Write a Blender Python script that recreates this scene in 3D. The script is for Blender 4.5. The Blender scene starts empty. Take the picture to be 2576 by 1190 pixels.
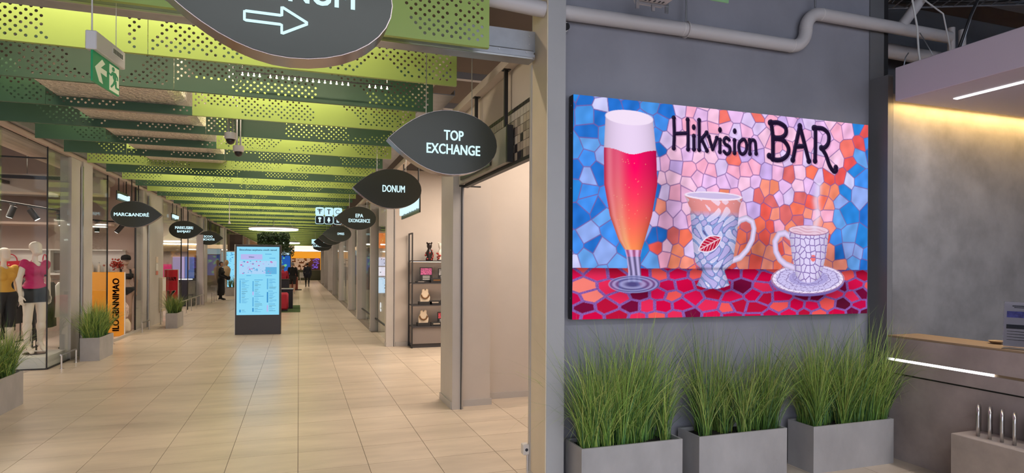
import bpy, math, random
import numpy as np
from mathutils import Vector, Matrix
random.seed(7); RNG = np.random.default_rng(7)
scene = bpy.context.scene; COL = scene.collection
PI = math.pi

# ---------------------------------------------------------------- camera
cam_d = bpy.data.cameras.new('camera'); cam = bpy.data.objects.new('camera', cam_d); COL.objects.link(cam)
scene.camera = cam
cam_d.sensor_fit = 'HORIZONTAL'; cam_d.sensor_width = 36.0
cam_d.lens = 1540.0 / 2576.0 * 36.0
cam_d.shift_y = (663.0 - 595.0) / 2576.0
cam_d.clip_start = 0.05; cam_d.clip_end = 200
cam.matrix_world = (Matrix.Translation((0, 0, 1.65)) @ Matrix.Rotation(math.radians(-19.19), 4, 'Z')
                    @ Matrix.Rotation(math.radians(90), 4, 'X') @ Matrix.Rotation(math.radians(0.3), 4, 'Z'))

# ---------------------------------------------------------------- world, exposure
world = bpy.data.worlds.new('world'); scene.world = world; world.use_nodes = True
wb = world.node_tree.nodes['Background']; wb.inputs[0].default_value = (0.80, 0.87, 1.03, 1); wb.inputs[1].default_value = 2.0
scene.view_settings.view_transform = 'Standard'; scene.view_settings.look = 'None'
scene.view_settings.exposure = 0.0; scene.view_settings.gamma = 1.0; scene.view_settings.use_curve_mapping = False

cy = scene.cycles; cy.max_bounces = 5; cy.diffuse_bounces = 3; cy.glossy_bounces = 2; cy.transmission_bounces = 3; cy.transparent_max_bounces = 10
cy.caustics_reflective = False; cy.caustics_refractive = False; cy.use_adaptive_sampling = True; cy.adaptive_threshold = 0.09; cy.adaptive_min_samples = 16; cy.light_sampling_threshold = 0.03; cy.sample_clamp_indirect = 6.0; cy.use_denoising = True

def area(name, loc, sx, sy, power, col, rot=(0, 0, 0), spread=PI):
    d = bpy.data.lights.new(name, 'AREA'); d.shape = 'RECTANGLE'; d.size = sx; d.size_y = sy
    d.energy = power * 1.25; d.color = col; d.spread = spread
    o = bpy.data.objects.new(name, d); COL.objects.link(o); o.location = loc; o.rotation_euler = rot
    return o
WARM = (1.0, 0.83, 0.62); SHOPW = (1.0, 0.84, 0.70)
BEAM_P = 0.99
def beamY(k): return 4.16 + BEAM_P * k if k else 3.98
# strip lamps above the ceiling lamellas, in every second gap
for k in range(1, 56, 2):
    area('lamella_lamp', (-1.05, beamY(k) - 0.36, 3.86), 3.3, 0.10, 34 if k < 18 else 22, WARM, (math.radians(14), 0, 0))
# ceiling lamps of the shops
for (x, y, sx, sy, p) in ((-6.2, 9.0, 3.0, 3, 40), (-5.9, 13.6, 3.0, 2.4, 62), (-6.0, 22.5, 3, 5, 80), (-6.0, 32, 3, 6, 80),
                          (3.4, 5.8, 2.4, 1.6, 42), (3.6, 9.8, 2.5, 2.5, 100), (3.6, 13.6, 2, 1.6, 30), (3.6, 17, 2, 2, 32),
                          (3.6, 20.4, 2, 2, 35), (3.6, 25, 2, 3, 45), (3.6, 33, 2, 5, 60), (3.6, 44, 2, 6, 60)):
    area('shop_lamp', (x, y, 3.45 if x > 0 else (3.7 if y > 18 else 2.95)), sx, sy, p * 1.75, SHOPW)
# daylight ceiling lamp of the entrance hall, behind the camera
area('overhead_light', (1.5, -1.5, 4.3), 6, 1.2, 140, (0.92, 0.95, 1.0))
area('overhead_light', (-0.8, 60.5, 3.2), 6, 1.0, 120, (1.0, 0.85, 0.6))  # warm area light over the far shop front, at the corridor's end

# ---------------------------------------------------------------- materials
MATS = {}
def M(name, col, rough=0.5, metal=0.0, var=0.0, vs=3.0, stretch=None, bump=0.0, bs=40.0, emit=0.0, objvar=0.0, bd=0.02, spec=0.5, sat=1.0, detail=6):
    if name in MATS: return MATS[name]
    m = bpy.data.materials.new(name); m.use_nodes = True; nt = m.node_tree; N = nt.nodes; K = nt.links
    b = N['Principled BSDF']
    b.inputs['Base Color'].default_value = (*col, 1); b.inputs['Roughness'].default_value = rough
    b.inputs['Metallic'].default_value = metal; b.inputs['Specular IOR Level'].default_value = spec
    if emit:
        b.inputs['Emission Color'].default_value = (*col, 1); b.inputs['Emission Strength'].default_value = emit
    if var or objvar:
        hs = N.new('ShaderNodeHueSaturation'); hs.inputs['Color'].default_value = (*col, 1)
        K.new(hs.outputs[0], b.inputs['Base Color']); val = None
        if var:
            geo = N.new('ShaderNodeNewGeometry'); src = geo.outputs['Position']
            if stretch:
                mp = N.new('ShaderNodeMapping'); mp.inputs['Scale'].default_value = stretch
                K.new(src, mp.inputs[0]); src = mp.outputs[0]
            nz = N.new('ShaderNodeTexNoise'); nz.inputs['Scale'].default_value = vs; nz.inputs['Detail'].default_value = detail
            nz.inputs['Roughness'].default_value = 0.6
            K.new(src, nz.inputs['Vector'])
            mr = N.new('ShaderNodeMapRange'); mr.inputs[1].default_value = 0.3; mr.inputs[2].default_value = 0.7
            mr.inputs[3].default_value = 1 - var; mr.inputs[4].default_value = 1 + var
            K.new(nz.outputs[0], mr.inputs[0]); val = mr.outputs[0]
        if objvar:
            oi = N.new('ShaderNodeObjectInfo'); mo = N.new('ShaderNodeMapRange')
            mo.inputs[3].default_value = 1 - objvar; mo.inputs[4].default_value = 1 + objvar
            K.new(oi.outputs['Random'], mo.inputs[0])
            if val is None: val = mo.outputs[0]
            else:
                mu = N.new('ShaderNodeMath'); mu.operation = 'MULTIPLY'; K.new(val, mu.inputs[0]); K.new(mo.outputs[0], mu.inputs[1]); val = mu.outputs[0]
        K.new(val, hs.inputs['Value'])
    if bump:
        nb = N.new('ShaderNodeTexNoise'); nb.inputs['Scale'].default_value = bs; nb.inputs['Detail'].default_value = 4
        geo2 = N.new('ShaderNodeNewGeometry'); K.new(geo2.outputs['Position'], nb.inputs['Vector'])
        bp = N.new('ShaderNodeBump'); bp.inputs['Strength'].default_value = bump; bp.inputs['Distance'].default_value = bd
        K.new(nb.outputs[0], bp.inputs['Height']); K.new(bp.outputs[0], b.inputs['Normal'])
    MATS[name] = m; return m
def EM(name, col, s=1.0):
    if name in MATS: return MATS[name]
    m = bpy.data.materials.new(name); m.use_nodes = True; nt = m.node_tree; nt.nodes.clear()
    e = nt.nodes.new('ShaderNodeEmission'); o = nt.nodes.new('ShaderNodeOutputMaterial')
    e.inputs[0].default_value = (*col, 1); e.inputs[1].default_value = s; nt.links.new(e.outputs[0], o.inputs[0])
    MATS[name] = m; return m
def ATTR(name, emission, rough=0.5, trans=0.0, s=1.0):
    m = bpy.data.materials.new(name); m.use_nodes = True; nt = m.node_tree
    a = nt.nodes.new('ShaderNodeAttribute'); a.attribute_name = 'Col'
    if emission:
        e = nt.nodes.new('ShaderNodeEmission'); e.inputs[1].default_value = s
        nt.links.new(a.outputs['Color'], e.inputs[0]); nt.links.new(e.outputs[0], nt.nodes['Material Output'].inputs[0])
    else:
        b = nt.nodes['Principled BSDF']; nt.links.new(a.outputs['Color'], b.inputs['Base Color']); b.inputs['Roughness'].default_value = rough
    MATS[name] = m; return m
def GLASS(name, tint=(0.96, 0.98, 0.97), refl=0.22):
    m = bpy.data.materials.new(name); m.use_nodes = True; nt = m.node_tree; N = nt.nodes; N.clear(); K = nt.links
    t = N.new('ShaderNodeBsdfTransparent'); t.inputs[0].default_value = (*tint, 1)
    g = N.new('ShaderNodeBsdfGlossy'); g.inputs['Roughness'].default_value = 0.02; g.inputs[0].default_value = (0.9, 0.95, 0.92, 1)
    f = N.new('ShaderNodeFresnel'); f.inputs[0].default_value = 1.5
    mu = N.new('ShaderNodeMath'); mu.operation = 'MULTIPLY'; mu.inputs[1].default_value = refl
    mx = N.new('ShaderNodeMixShader'); o = N.new('ShaderNodeOutputMaterial')
    K.new(f.outputs[0], mu.inputs[0]); K.new(mu.outputs[0], mx.inputs[0]); K.new(t.outputs[0], mx.inputs[1]); K.new(g.outputs[0], mx.inputs[2]); K.new(mx.outputs[0], o.inputs[0])
    MATS[name] = m; return m
glass = GLASS('shop_glass'); acrylic = GLASS('acrylic', (0.97, 0.97, 1.0), 1.0)
m_tile = M('porcelain_tile', (0.655, 0.545, 0.43), 0.30, var=0.13, vs=1.6, stretch=(0.7, 2.6, 1), objvar=0.035, bump=0.02, bs=30)
m_grout = M('tile_grout', (0.22, 0.18, 0.145), 0.85)
m_shopfloor = M('shop_floor', (0.50, 0.42, 0.37), 0.4, var=0.06)
m_conc = M('grey_plaster', (0.272, 0.268, 0.305), 0.62, var=0.13, vs=1.5, stretch=(1, 1, 0.8), bump=0.12, bs=9)
m_conc_lt = M('light_grey_paint', (0.43, 0.42, 0.42), 0.6, var=0.05, vs=2)
m_dark_strip = M('dark_grey_panel', (0.15, 0.148, 0.155), 0.5, var=0.06)
m_alcove = M('trowelled_plaster', (0.205, 0.20, 0.205), 0.5, var=0.26, vs=2.6, bump=0.10, bs=7)
m_counter = M('brown_grey_concrete', (0.38, 0.32, 0.30), 0.5, var=0.22, vs=2.2, bump=0.03, bs=12)
m_planter = M('planter_concrete', (0.40, 0.385, 0.385), 0.6, var=0.14, vs=3.2, stretch=(1, 1, 0.6), bump=0.04, bs=25)
m_beige = M('beige_plaster', (0.60, 0.53, 0.47), 0.7, var=0.03, vs=2)
m_pinkwall = M('dusty_pink_paint', (0.50, 0.385, 0.335), 0.75, var=0.04)
m_tan = M('tan_pillar_paint', (0.76, 0.65, 0.49), 0.65, var=0.04)
m_colgrey = M('grey_metal_cladding', (0.52, 0.485, 0.455), 0.42, metal=0.0, var=0.04)
m_alu = M('aluminium', (0.55, 0.55, 0.56), 0.30, metal=1.0)
m_steel = M('brushed_steel', (0.62, 0.60, 0.58), 0.28, metal=1.0)
m_galv = M('galvanised_steel', (0.40, 0.41, 0.44), 0.42, metal=0.8, var=0.10, vs=6)
m_black = M('black_metal', (0.018, 0.018, 0.02), 0.45)
m_blackfab = M('black_fabric', (0.012, 0.012, 0.014), 0.85, bump=0.1, bs=60)
m_dark = M('dark_ceiling', (0.045, 0.042, 0.042), 0.9)
m_brownceil = M('brown_ceiling', (0.12, 0.095, 0.085), 0.8)
m_lime = M('lime_green_paint', (0.37, 0.50, 0.12), 0.38, var=0.02)
m_green = M('dark_green_panel', (0.055, 0.13, 0.068), 0.42, var=0.02)  # darker green for the even lamellas and a few left panels
m_foil = M('foil_insulation', (0.92, 0.83, 0.74), 0.32, metal=0.9, bump=1.0, bs=22, bd=0.12)
m_pipe = M('grey_pvc', (0.60, 0.56, 0.56), 0.45)
m_white = M('white_lacquer', (0.80, 0.78, 0.75), 0.4)
m_whitepl = M('white_plastic', (0.72, 0.68, 0.66), 0.45)
m_sign = M('sign_smoked_face', (0.055, 0.060, 0.048), 0.28, metal=0.0, spec=0.35)
m_rim = M('sign_metal_rim', (0.34, 0.28, 0.27), 0.25, metal=0.9)
m_letter = EM('lit_letters', (0.66, 0.93, 1.0), 1.15)
m_wlight = EM('white_lamp', (1.0, 0.97, 0.93), 6.0)
m_bulb = EM('warm_bulb', (1.0, 0.86, 0.62), 14.0)
m_soil = M('dark_soil', (0.02, 0.016, 0.012), 0.95)
m_grass = ATTR('grass_blades', False, 0.5)
m_orange = M('orange_panel', (0.80, 0.33, 0.02), 0.5)
m_brownink = M('brown_lettering', (0.20, 0.06, 0.02), 0.6)
m_red = M('red_fabric', (0.50, 0.015, 0.045), 0.6)
m_rug = M('green_carpet', (0.055, 0.11, 0.03), 0.95, bump=0.2, bs=80)
m_navy = M('navy_laminate', (0.025, 0.025, 0.045), 0.5)
m_kiosk = M('anthracite_metal', (0.058, 0.055, 0.062), 0.4, metal=0.3)
m_exitg = M('exit_green', (0.0, 0.22, 0.07), 0.35, emit=0.25)
m_exitw = M('exit_cream', (0.72, 0.74, 0.50), 0.4, emit=0.25)
m_ledbar = EM('led_bar', (1.0, 0.97, 1.0), 5.0)
m_wood = M('pale_wood', (0.30, 0.215, 0.13), 0.5, var=0.12, vs=6, stretch=(8, 1, 1))
m_lilac = M('canopy_paint', (0.60, 0.54, 0.61), 0.6)
m_mann = M('mannequin_gloss', (0.88, 0.76, 0.66), 0.32)
m_pinktop = M('fuchsia_jersey', (0.56, 0.008, 0.13), 0.6, bump=0.15, bs=14)
m_shorts = M('black_jersey', (0.010, 0.010, 0.013), 0.6)

# ---------------------------------------------------------------- mesh helpers
class MB:
    def __init__(s): s.v = []; s.f = []; s.mi = []; s.cur = 0
    def add(s, vs, fs):
        n = len(s.v); s.v += [tuple(p) for p in vs]; s.f += [tuple(n + i for i in f) for f in fs]; s.mi += [s.cur] * len(fs); return s
    def box(s, x0, x1, y0, y1, z0, z1, ch=0.0):
        if x1 < x0: x0, x1 = x1, x0
        if y1 < y0: y0, y1 = y1, y0
        if z1 < z0: z0, z1 = z1, z0
        c = min(ch, (x1 - x0) / 2.1, (y1 - y0) / 2.1, (z1 - z0) / 2.1)
        if c <= 0:
            return s.add([(x, y, z) for z in (z0, z1) for y in (y0, y1) for x in (x0, x1)],
                         [(0, 2, 3, 1), (4, 5, 7, 6), (0, 1, 5, 4), (2, 6, 7, 3), (0, 4, 6, 2), (1, 3, 7, 5)])
        def ring(z, e): return [(x0 + e, y0 + c, z), (x0 + c, y0 + e, z), (x1 - c, y0 + e, z), (x1 - e, y0 + c, z), (x1 - e, y1 - c, z), (x1 - c, y1 - e, z), (x0 + c, y1 - e, z), (x0 + e, y1 - c, z)]
        vs = ring(z0, c) + ring(z0 + c, 0) + ring(z1 - c, 0) + ring(z1, c); fs = [tuple(range(7, -1, -1)), tuple(range(24, 32))]
        for r in range(3):
            for i in range(8): fs.append((r * 8 + i, r * 8 + (i + 1) % 8, r * 8 + 8 + (i + 1) % 8, r * 8 + 8 + i))
        return s.add(vs, fs)
    def cyl(s, p0, p1, r0, r1=None, n=12, caps=True):
        r1 = r0 if r1 is None else r1
        a = Vector(p0); b = Vector(p1); d = (b - a).normalized()
        t = Vector((0, 0, 1)) if abs(d.z) < 0.9 else Vector((1, 0, 0)); u = d.cross(t).normalized(); w = d.cross(u)
        vs = []; 
        for p, r in ((a, r0), (b, r1)):
            for i in range(n): th = 2 * PI * i / n; vs.append(p + (u * math.cos(th) + w * math.sin(th)) * r)
        fs = [(i, i + n, (i + 1) % n + n, (i + 1) % n) for i in range(n)]
        if caps: fs += [tuple(range(n)), tuple(range(2 * n - 1, n - 1, -1))]
        return s.add(vs, fs)
    def tube(s, path, r, n=10, closed=False):
        P = [Vector(p) for p in path]; L = len(P); vs = []; fs = []
        rr = r if isinstance(r, (list, tuple)) else [r] * L
        ref = Vector((0.123, 0.456, 0.88)).normalized(); u = None
        for i in range(L):
            if closed: d = P[(i + 1) % L] - P[i - 1]
            else: d = P[min(i + 1, L - 1)] - P[max(i - 1, 0)]
            d.normalize()
            u = (ref if u is None else u); u = (u - d * u.dot(d)); u.normalize(); w = d.cross(u)
            for j in range(n): th = 2 * PI * j / n; vs.append(P[i] + (u * math.cos(th) + w * math.sin(th)) * rr[i])
        for i in range(L if closed else L - 1):
            k = (i + 1) % L
            for j in range(n): fs.append((i * n + j, i * n + (j + 1) % n, k * n + (j + 1) % n, k * n + j))
        if not closed: fs += [tuple(range(n - 1, -1, -1)), tuple(range((L - 1) * n, L * n))]
        return s.add(vs, fs)
    def lathe(s, prof, c=(0, 0, 0), n=20):
        vs = []; fs = []; m = len(prof)
        for r, z in prof:
            for j in range(n): th = 2 * PI * j / n; vs.append((c[0] + r * math.cos(th), c[1] + r * math.sin(th), c[2] + z))
        for i in range(m - 1):
            for j in range(n): fs.append((i * n + j, i * n + (j + 1) % n, (i + 1) * n + (j + 1) % n, (i + 1) * n + j))
        fs += [tuple(range(n - 1, -1, -1)), tuple(range((m - 1) * n, m * n))]
        return s.add(vs, fs)
    def prism(s, poly, d, fn):      # poly of (a,b); fn(a,b,t) -> point, t in 0..d
        n = len(poly); vs = [fn(a, b, 0) for a, b in poly] + [fn(a, b, d) for a, b in poly]
        fs = [tuple(range(n)), tuple(range(2 * n - 1, n - 1, -1))] + [(i, i + n, (i + 1) % n + n, (i + 1) % n) for i in range(n)]
        return s.add(vs, fs)
    def mesh(s, name, off=(0, 0, 0)):
        me = bpy.data.meshes.new(name)
        me.from_pydata([(x - off[0], y - off[1], z - off[2]) for x, y, z in s.v], [], s.f)
        return me
    def build(s, name, mat, parent=None, smooth=False, local=False):
        mats = mat if isinstance(mat, (list, tuple)) else [mat]
        if parent is not None: off = (0, 0, 0) if local else WL(parent)
        else:
            a = np.array(s.v); lo = a.min(0); hi = a.max(0); off = ((lo[0] + hi[0]) / 2, (lo[1] + hi[1]) / 2, lo[2])
        me = s.mesh(name, off)
        for m in mats: me.materials.append(m)
        if len(mats) > 1: me.polygons.foreach_set('material_index', s.mi)
        fix_normals(me)
        if smooth: me.polygons.foreach_set('use_smooth', [True] * len(me.polygons)); 
        o = bpy.data.objects.new(name, me); COL.objects.link(o)
        if parent is not None: o.parent = parent
        else: o.location = off
        if smooth == 'edge':
            try: me.set_sharp_from_angle(angle=math.radians(40))
            except Exception: pass
        return o
import bmesh
def fix_normals(me):
    bm = bmesh.new(); bm.from_mesh(me); bmesh.ops.recalc_face_normals(bm, faces=bm.faces); bm.to_mesh(me); bm.free()
def WL(p):
    x = Vector(p.location); q = p.parent
    while q is not None: x = x + Vector(q.location); q = q.parent
    return x
def empty(name, loc=(0, 0, 0), rz=0.0):
    o = bpy.data.objects.new(name, None); COL.objects.link(o); o.location = loc; o.rotation_euler = (0, 0, rz); o.empty_display_size = 0.1; return o
def tag(o, label=None, cat=None, group=None, kind=None):
    if label: o['label'] = label
    if cat: o['category'] = cat
    if group: o['group'] = group
    if kind: o['kind'] = kind
    return o
def struct(name, mb, mat, **k): return tag(mb.build(name, mat, **k), kind='structure')
def copy_tree(o, parent=None):
    c = o.copy(); COL.objects.link(c); c.parent = parent
    for ch in list(o.children): copy_tree(ch, c)
    return c
TXT = {}
def text_poly(s, bold=0.012, extrude=0.0, spacing=1.0, line=1.0):
    key = (s, bold, extrude, spacing)
    if key in TXT: return TXT[key]
    c = bpy.data.curves.new('t', 'FONT'); c.body = s; c.align_x = 'CENTER'; c.align_y = 'CENTER'; c.size = 1.0; c.offset = bold
    c.extrude = extrude; c.space_character = spacing; c.space_line = line; c.resolution_u = 3
    o = bpy.data.objects.new('t', c); COL.objects.link(o)
    dg = bpy.context.evaluated_depsgraph_get(); me = bpy.data.meshes.new_from_object(o.evaluated_get(dg))
    vs = np.array([v.co[:] for v in me.vertices]) if len(me.vertices) else np.zeros((1, 3)); fs = [tuple(p.vertices) for p in me.polygons]
    lo = vs.min(0); hi = vs.max(0); vs -= (lo + hi) / 2; size = hi - lo
    bpy.data.objects.remove(o); bpy.data.meshes.remove(me); bpy.data.curves.remove(c)
    TXT[key] = (vs, fs, size); return TXT[key]
def add_text(mb, s, c, width=None, height=None, X=(1, 0, 0), Y=(0, 0, 1), depth=0.004, bold=0.012, spacing=1.0):
    vs, fs, size = text_poly(s, 0.0, 0.01, spacing)
    k = width / size[0] if width else height / size[1]
    ky = height / size[1] if height else k
    X = Vector(X); Y = Vector(Y); Z = X.cross(Y); c = Vector(c); w = max(bold, 0.02) * min(k, ky)
    for a, b in ((-w, -w * 0.5), (w, -w * 0.5), (-w, w * 0.5), (w, w * 0.5)):
        mb.add([c + X * (v[0] * k + a) + Y * (v[1] * ky + b) + Z * (v[2] / 0.01 * depth) for v in vs], fs)
def bez(p0, p1, p2, p3, n):
    out = []
    for i in range(n):
        t = i / n; a = (1 - t) ** 3; b = 3 * t * (1 - t) ** 2; c = 3 * t * t * (1 - t); d = t ** 3
        out.append((a * p0[0] + b * p1[0] + c * p2[0] + d * p3[0], a * p0[1] + b * p1[1] + c * p2[1] + d * p3[1]))
    return out

# ================================================================ SETTING
# floor: grout bed, loose tiles near the camera, the rest joined
PX, PY, Y0 = 0.545, 0.508, 5.627
fl = struct('floor', MB().box(-10, 9.5, -6, 64, -0.08, -0.004), m_grout)
cells = []
for i in range(-7, 10):
    for j in range(-17, 112):
        x0, y0 = i * PX, Y0 + j * PY; xc, yc = x0 + PX / 2, y0 + PY / 2
        if x0 < -3.9 or x0 > 4.9 or yc < -1: continue
        if xc > 1.9 and yc > 4.1 and (yc < 4.3 or yc > 15): continue
        dx, dy = math.sin(math.radians(19.19)), math.cos(math.radians(19.19))
        dep = dx * xc + dy * yc; lat = dy * xc - dx * yc
        inview = dep > 3.6 and abs(lat / dep) < 0.95
        hidden = (xc > 1.75 and yc > 7.2 and xc > 0.25 * yc + 0.2) or (xc > 1.9 and 4.1 < yc and xc > 0.36 * yc + 0.3) or (1.8 < xc and yc < 4.2 and xc < 4.2)
        cells.append((dep if inview and not hidden else 999 + dep, x0, y0))
cells.sort()
tm = MB().box(0.0024, PX - 0.0024, 0.0024, PY - 0.0024, -0.012, 0.0).mesh('tile'); tm.materials.append(m_tile); fix_normals(tm)
for d, x0, y0 in cells[:300]:
    o = bpy.data.objects.new('tile', tm); COL.objects.link(o); o.location = (x0, y0, 0); o.parent = fl
    o.location = Vector(o.location) - WL(fl)
rest = MB()
for d, x0, y0 in cells[300:]:
    rest.box(x0 + 0.0024, x0 + PX - 0.0024, y0 + 0.0024, y0 + PY - 0.0024, -0.012, 0.0)
tag(rest.build('tile_remainder', m_tile, fl), kind='stuff')
struct('floor_shop', MB().box(-10, -3.815, -1, 62, -0.004, 0.003), m_shopfloor)

# entrance hall walls
struct('wall_screen', MB().box(1.79, 4.97, 4.12, 4.32, 0, 5.0), m_conc)
struct('wall_alcove', MB().box(4.86, 9.5, 3.93, 4.30, 0, 3.14), m_alcove)
struct('wall_alcove_side', MB().box(4.80, 4.858, 3.93, 4.118, 0, 3.30), m_dark_strip)
struct('wall_above_alcove', MB().box(5.05, 9.5, 4.6, 4.8, 3.0, 5.0), M('recess_paint', (0.10, 0.105, 0.12), 0.7))
struct('trim_2', MB().box(4.80, 4.965, 4.108, 4.12, 3.302, 5.0), m_dark_strip)
struct('trim_1', MB().box(4.98, 5.03, 4.12, 4.2, 3.0, 5.0), m_black)
struct('wall_right', MB().box(9.5, 9.7, -6, 4.8, 0, 5.0), m_conc)
struct('ceiling_hall', MB().box(-10, 9.7, -6, 4.85, 5.0, 5.1), m_dark)
struct('wall_left_hall', MB().box(-10.2, -10, -6, 64, 0, 5.0), m_conc)
# pillar between the passage and the screen wall: tan side, grey front
pil = empty('pillar_passage', (1.72, 4.16, 0)); tag(pil, kind='structure')
MB().box(1.655, 1.79, 4.0, 4.32, 0, 5.0).build('core', m_conc_lt, pil)
MB().box(1.648, 1.655, 4.003, 4.29, 0, 5.0).build('side_cladding', m_tan, pil)
MB().box(1.640, 1.655, 4.29, 4.325, 0, 3.14).build('edge_profile', m_colgrey, pil)
MB().box(1.636, 1.648, 4.003, 4.33, 0, 0.095).build('skirting', m_colgrey, pil)
# shutter lintel over the passage
lin = empty('trim_lintel', (-1, 4.28, 3.14)); tag(lin, kind='structure')
MB().box(-10, 1.648, 4.24, 4.30, 3.215, 3.37).build('cover_plate', m_galv, lin)
prof = [(4.17, 3.155), (4.17, 3.175), (4.19, 3.18), (4.19, 3.205), (4.20, 3.215), (4.30, 3.215), (4.30, 3.14), (4.18, 3.14)]
MB().prism(prof, 11.6, lambda a, b, t: (-9.98 + t, a, b)).build('shutter_rail', m_galv, lin)
MB().box(-9.9, 1.60, 4.163, 4.175, 3.138, 3.150).build('bottom_lip', m_alu, lin)
for x in (0.35, 0.72, 1.08, 1.35, 1.56): MB().cyl((x, 4.19, 3.193), (x, 4.184, 3.193), 0.006, n=8).build('screw', m_alu, lin)
for z in (3.27, 3.33): MB().cyl((1.60, 4.24, z), (1.60, 4.234, z), 0.005, n=8).build('screw', m_alu, lin)
# corridor shell
struct('ceiling_corridor', MB().box(-10, 9.7, 4.31, 64, 4.3, 4.4), m_brownceil)
struct('wall_end', MB().box(-10, 9.7, 62, 62.2, 0, 4.3), m_beige)
struct('wall_right_shops', MB().box(7.0, 7.2, 4.8, 62, 0, 4.3), m_beige)
struct('wall_room_back', MB().box(2.12, 7.0, 7.12, 7.25, 0, 3.5), m_beige)
struct('wall_room_right', MB().box(5.6, 5.7, 4.8, 7.12, 0, 3.5), m_beige)
struct('wall_pier', MB().box(1.765, 2.12, 6.85, 7.25, 0, 3.5), m_beige)
b = MB().box(2.12, 5.6, 7.105, 7.12, 0, 0.075); struct('baseboard_room', b, m_colgrey)
struct('baseboard_pier', MB().box(1.765, 2.135, 6.835, 6.85, 0, 0.075), m_colgrey)

def column(name, x0, x1, y0, y1, ztop=3.35, inward=1):
    e = empty(name, ((x0 + x1) / 2, (y0 + y1) / 2, 0)); tag(e, kind='structure')
    MB().box(x0, x1, y0, y1, 0.0, ztop).build('shaft', m_colgrey, e)
    MB().box(x0 - 0.012, x1 + 0.004, y0 + 0.03, y1 + 0.01, 0, 0.08).build('skirting', m_colgrey, e)
    xm = x1 - 0.03
    MB().box(xm, xm + 0.008, y0 - 0.012, y0, 0.0, ztop - 0.4).build('glazing_channel', m_black, e)
    MB().box(xm + 0.008, xm + 0.018, y0 - 0.014, y0, 0.0, ztop - 0.4).build('glazing_channel', m_alu, e)
    return e
RC = [(6.72, 7.32, 1.635, 1.76), (12.17, 12.36, 1.625, 1.80), (15.03, 15.2, 1.63, 1.83), (18.4, 18.8, 1.62, 1.95), (22.0, 22.4, 1.64, 1.9),
      (27.6, 28.0, 1.65, 1.95), (32.2, 32.6, 1.62, 1.95), (37.5, 38.0, 1.62, 2.0), (43, 43.5, 1.62, 2.0), (50, 50.6, 1.62, 2.0)]
for i, (a, b_, x0, x1) in enumerate(RC): column('column_right', x0, x1, a, b_)
for i, (a, b_, x0, x1) in enumerate(RC[1:]):
    struct('wall_partition_right', MB().box(x1 + 0.002, 7.0, b_ - 0.13, b_ - 0.01, 0, 3.5), m_beige)
struct('baseboard_partition', MB().box(1.81, 2.05, 12.21, 12.228, 0, 0.08), m_colgrey)
# right head trim along the shop fronts
struct('trim_head_right', MB().box(1.675, 1.79, 4.33, 60, 3.352, 3.43), m_beige)
# left: fascia over the shop fronts, columns
struct('trim_fascia_left', MB().box(-3.66, -3.60, 4.4, 60, 3.40, 3.47), M('fascia_beige', (0.52, 0.42, 0.37), 0.5))
struct('trim_rail_left', MB().box(-3.72, -3.52, 4.4, 60, 3.475, 3.58), m_galv)
for (a, b_) in ((12.1, 13.1), (17.1, 19.3), (26.6, 28.0), (34, 35), (42, 43), (50, 51)):
    e = empty('column_left', (-3.62, (a + b_) / 2, 0)); tag(e, kind='structure')
    MB().box(-3.78, -3.57, a + 0.5, b_, 0, 3.395).build('shaft', m_colgrey, e)
    MB().box(-3.76, -3.60, a, a + 0.5, 0, 3.395).build('shaft_step', m_colgrey, e)
    MB().box(-3.59, -3.565, a + 0.44, a + 0.5, 0, 3.3).build('corner_profile', m_alu, e)
struct('wall_shop_left', MB().box(-10, -3.8, 17.15, 17.3, 0, 4.3), m_pinkwall)
struct('wall_shop_left_far', MB().box(-10, -3.8, 27.0, 27.15, 0, 4.3), m_beige)
struct('wall_shop_left_back', MB().box(-8.0, -7.9, -1, 17.15, 0, 4.3), m_pinkwall)
struct('wall_shop_left_back_far', MB().box(-7.0, -6.9, 17.3, 60, 0, 4.3), m_pinkwall)
struct('baseboard_left', MB().box(-3.62, -3.58, 13.1, 17.1, 0.0, 0.05), m_colgrey)

def pane(name, mb, frame=None):
    e = empty(name, (0, 0, 0)); tag(e, kind='structure'); mb.build('pane', glass, e)
    if frame is not None: frame.build('frame', m_black, e)
    return e
# shop glazing on the left (front panes along the corridor, vitrine with a corner)
pane('window_1', MB().box(-3.622, -3.61, 4.5, 9.6, 0.02, 3.39))
pane('window_2', MB().box(-3.622, -3.61, 11.13, 12.08, 0.02, 3.39), MB().box(-3.624, -3.608, 11.106, 11.122, 0.0, 3.39).box(-3.625, -3.605, 11.125, 12.08, 0, 0.02))
pane('window_3', MB().box(-5.2, -3.63, 11.105, 11.117, 0.02, 3.2), MB().box(-5.2, -3.63, 11.10, 11.122, 0.0, 0.02).box(-5.2, -3.63, 11.10, 11.122, 3.2, 3.22))
pane('window_4', MB().box(-3.662, -3.65, 13.12, 14.35, 0.02, 3.39), MB().box(-3.668, -3.645, 14.35, 14.365, 0, 3.39))
pane('window_5', MB().box(-3.622, -3.61, 16.45, 17.08, 0.02, 3.39), MB().box(-3.63, -3.60, 16.42, 16.445, 0, 3.39))
pane('window_6', MB().box(-3.622, -3.61, 19.32, 22.3, 0.02, 3.39), MB().box(-3.63, -3.60, 22.3, 22.33, 0, 3.39))
pane('window_7', MB().box(-3.622, -3.61, 23.6, 26.58, 0.02, 3.39), MB().box(-3.63, -3.60, 23.57, 23.6, 0, 3.39))
pane('window_8', MB().box(-3.622, -3.61, 28.02, 33.98, 0.02, 3.39))
pane('window_9', MB().box(-3.622, -3.61, 35.02, 41.98, 0.02, 3.39))
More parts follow.
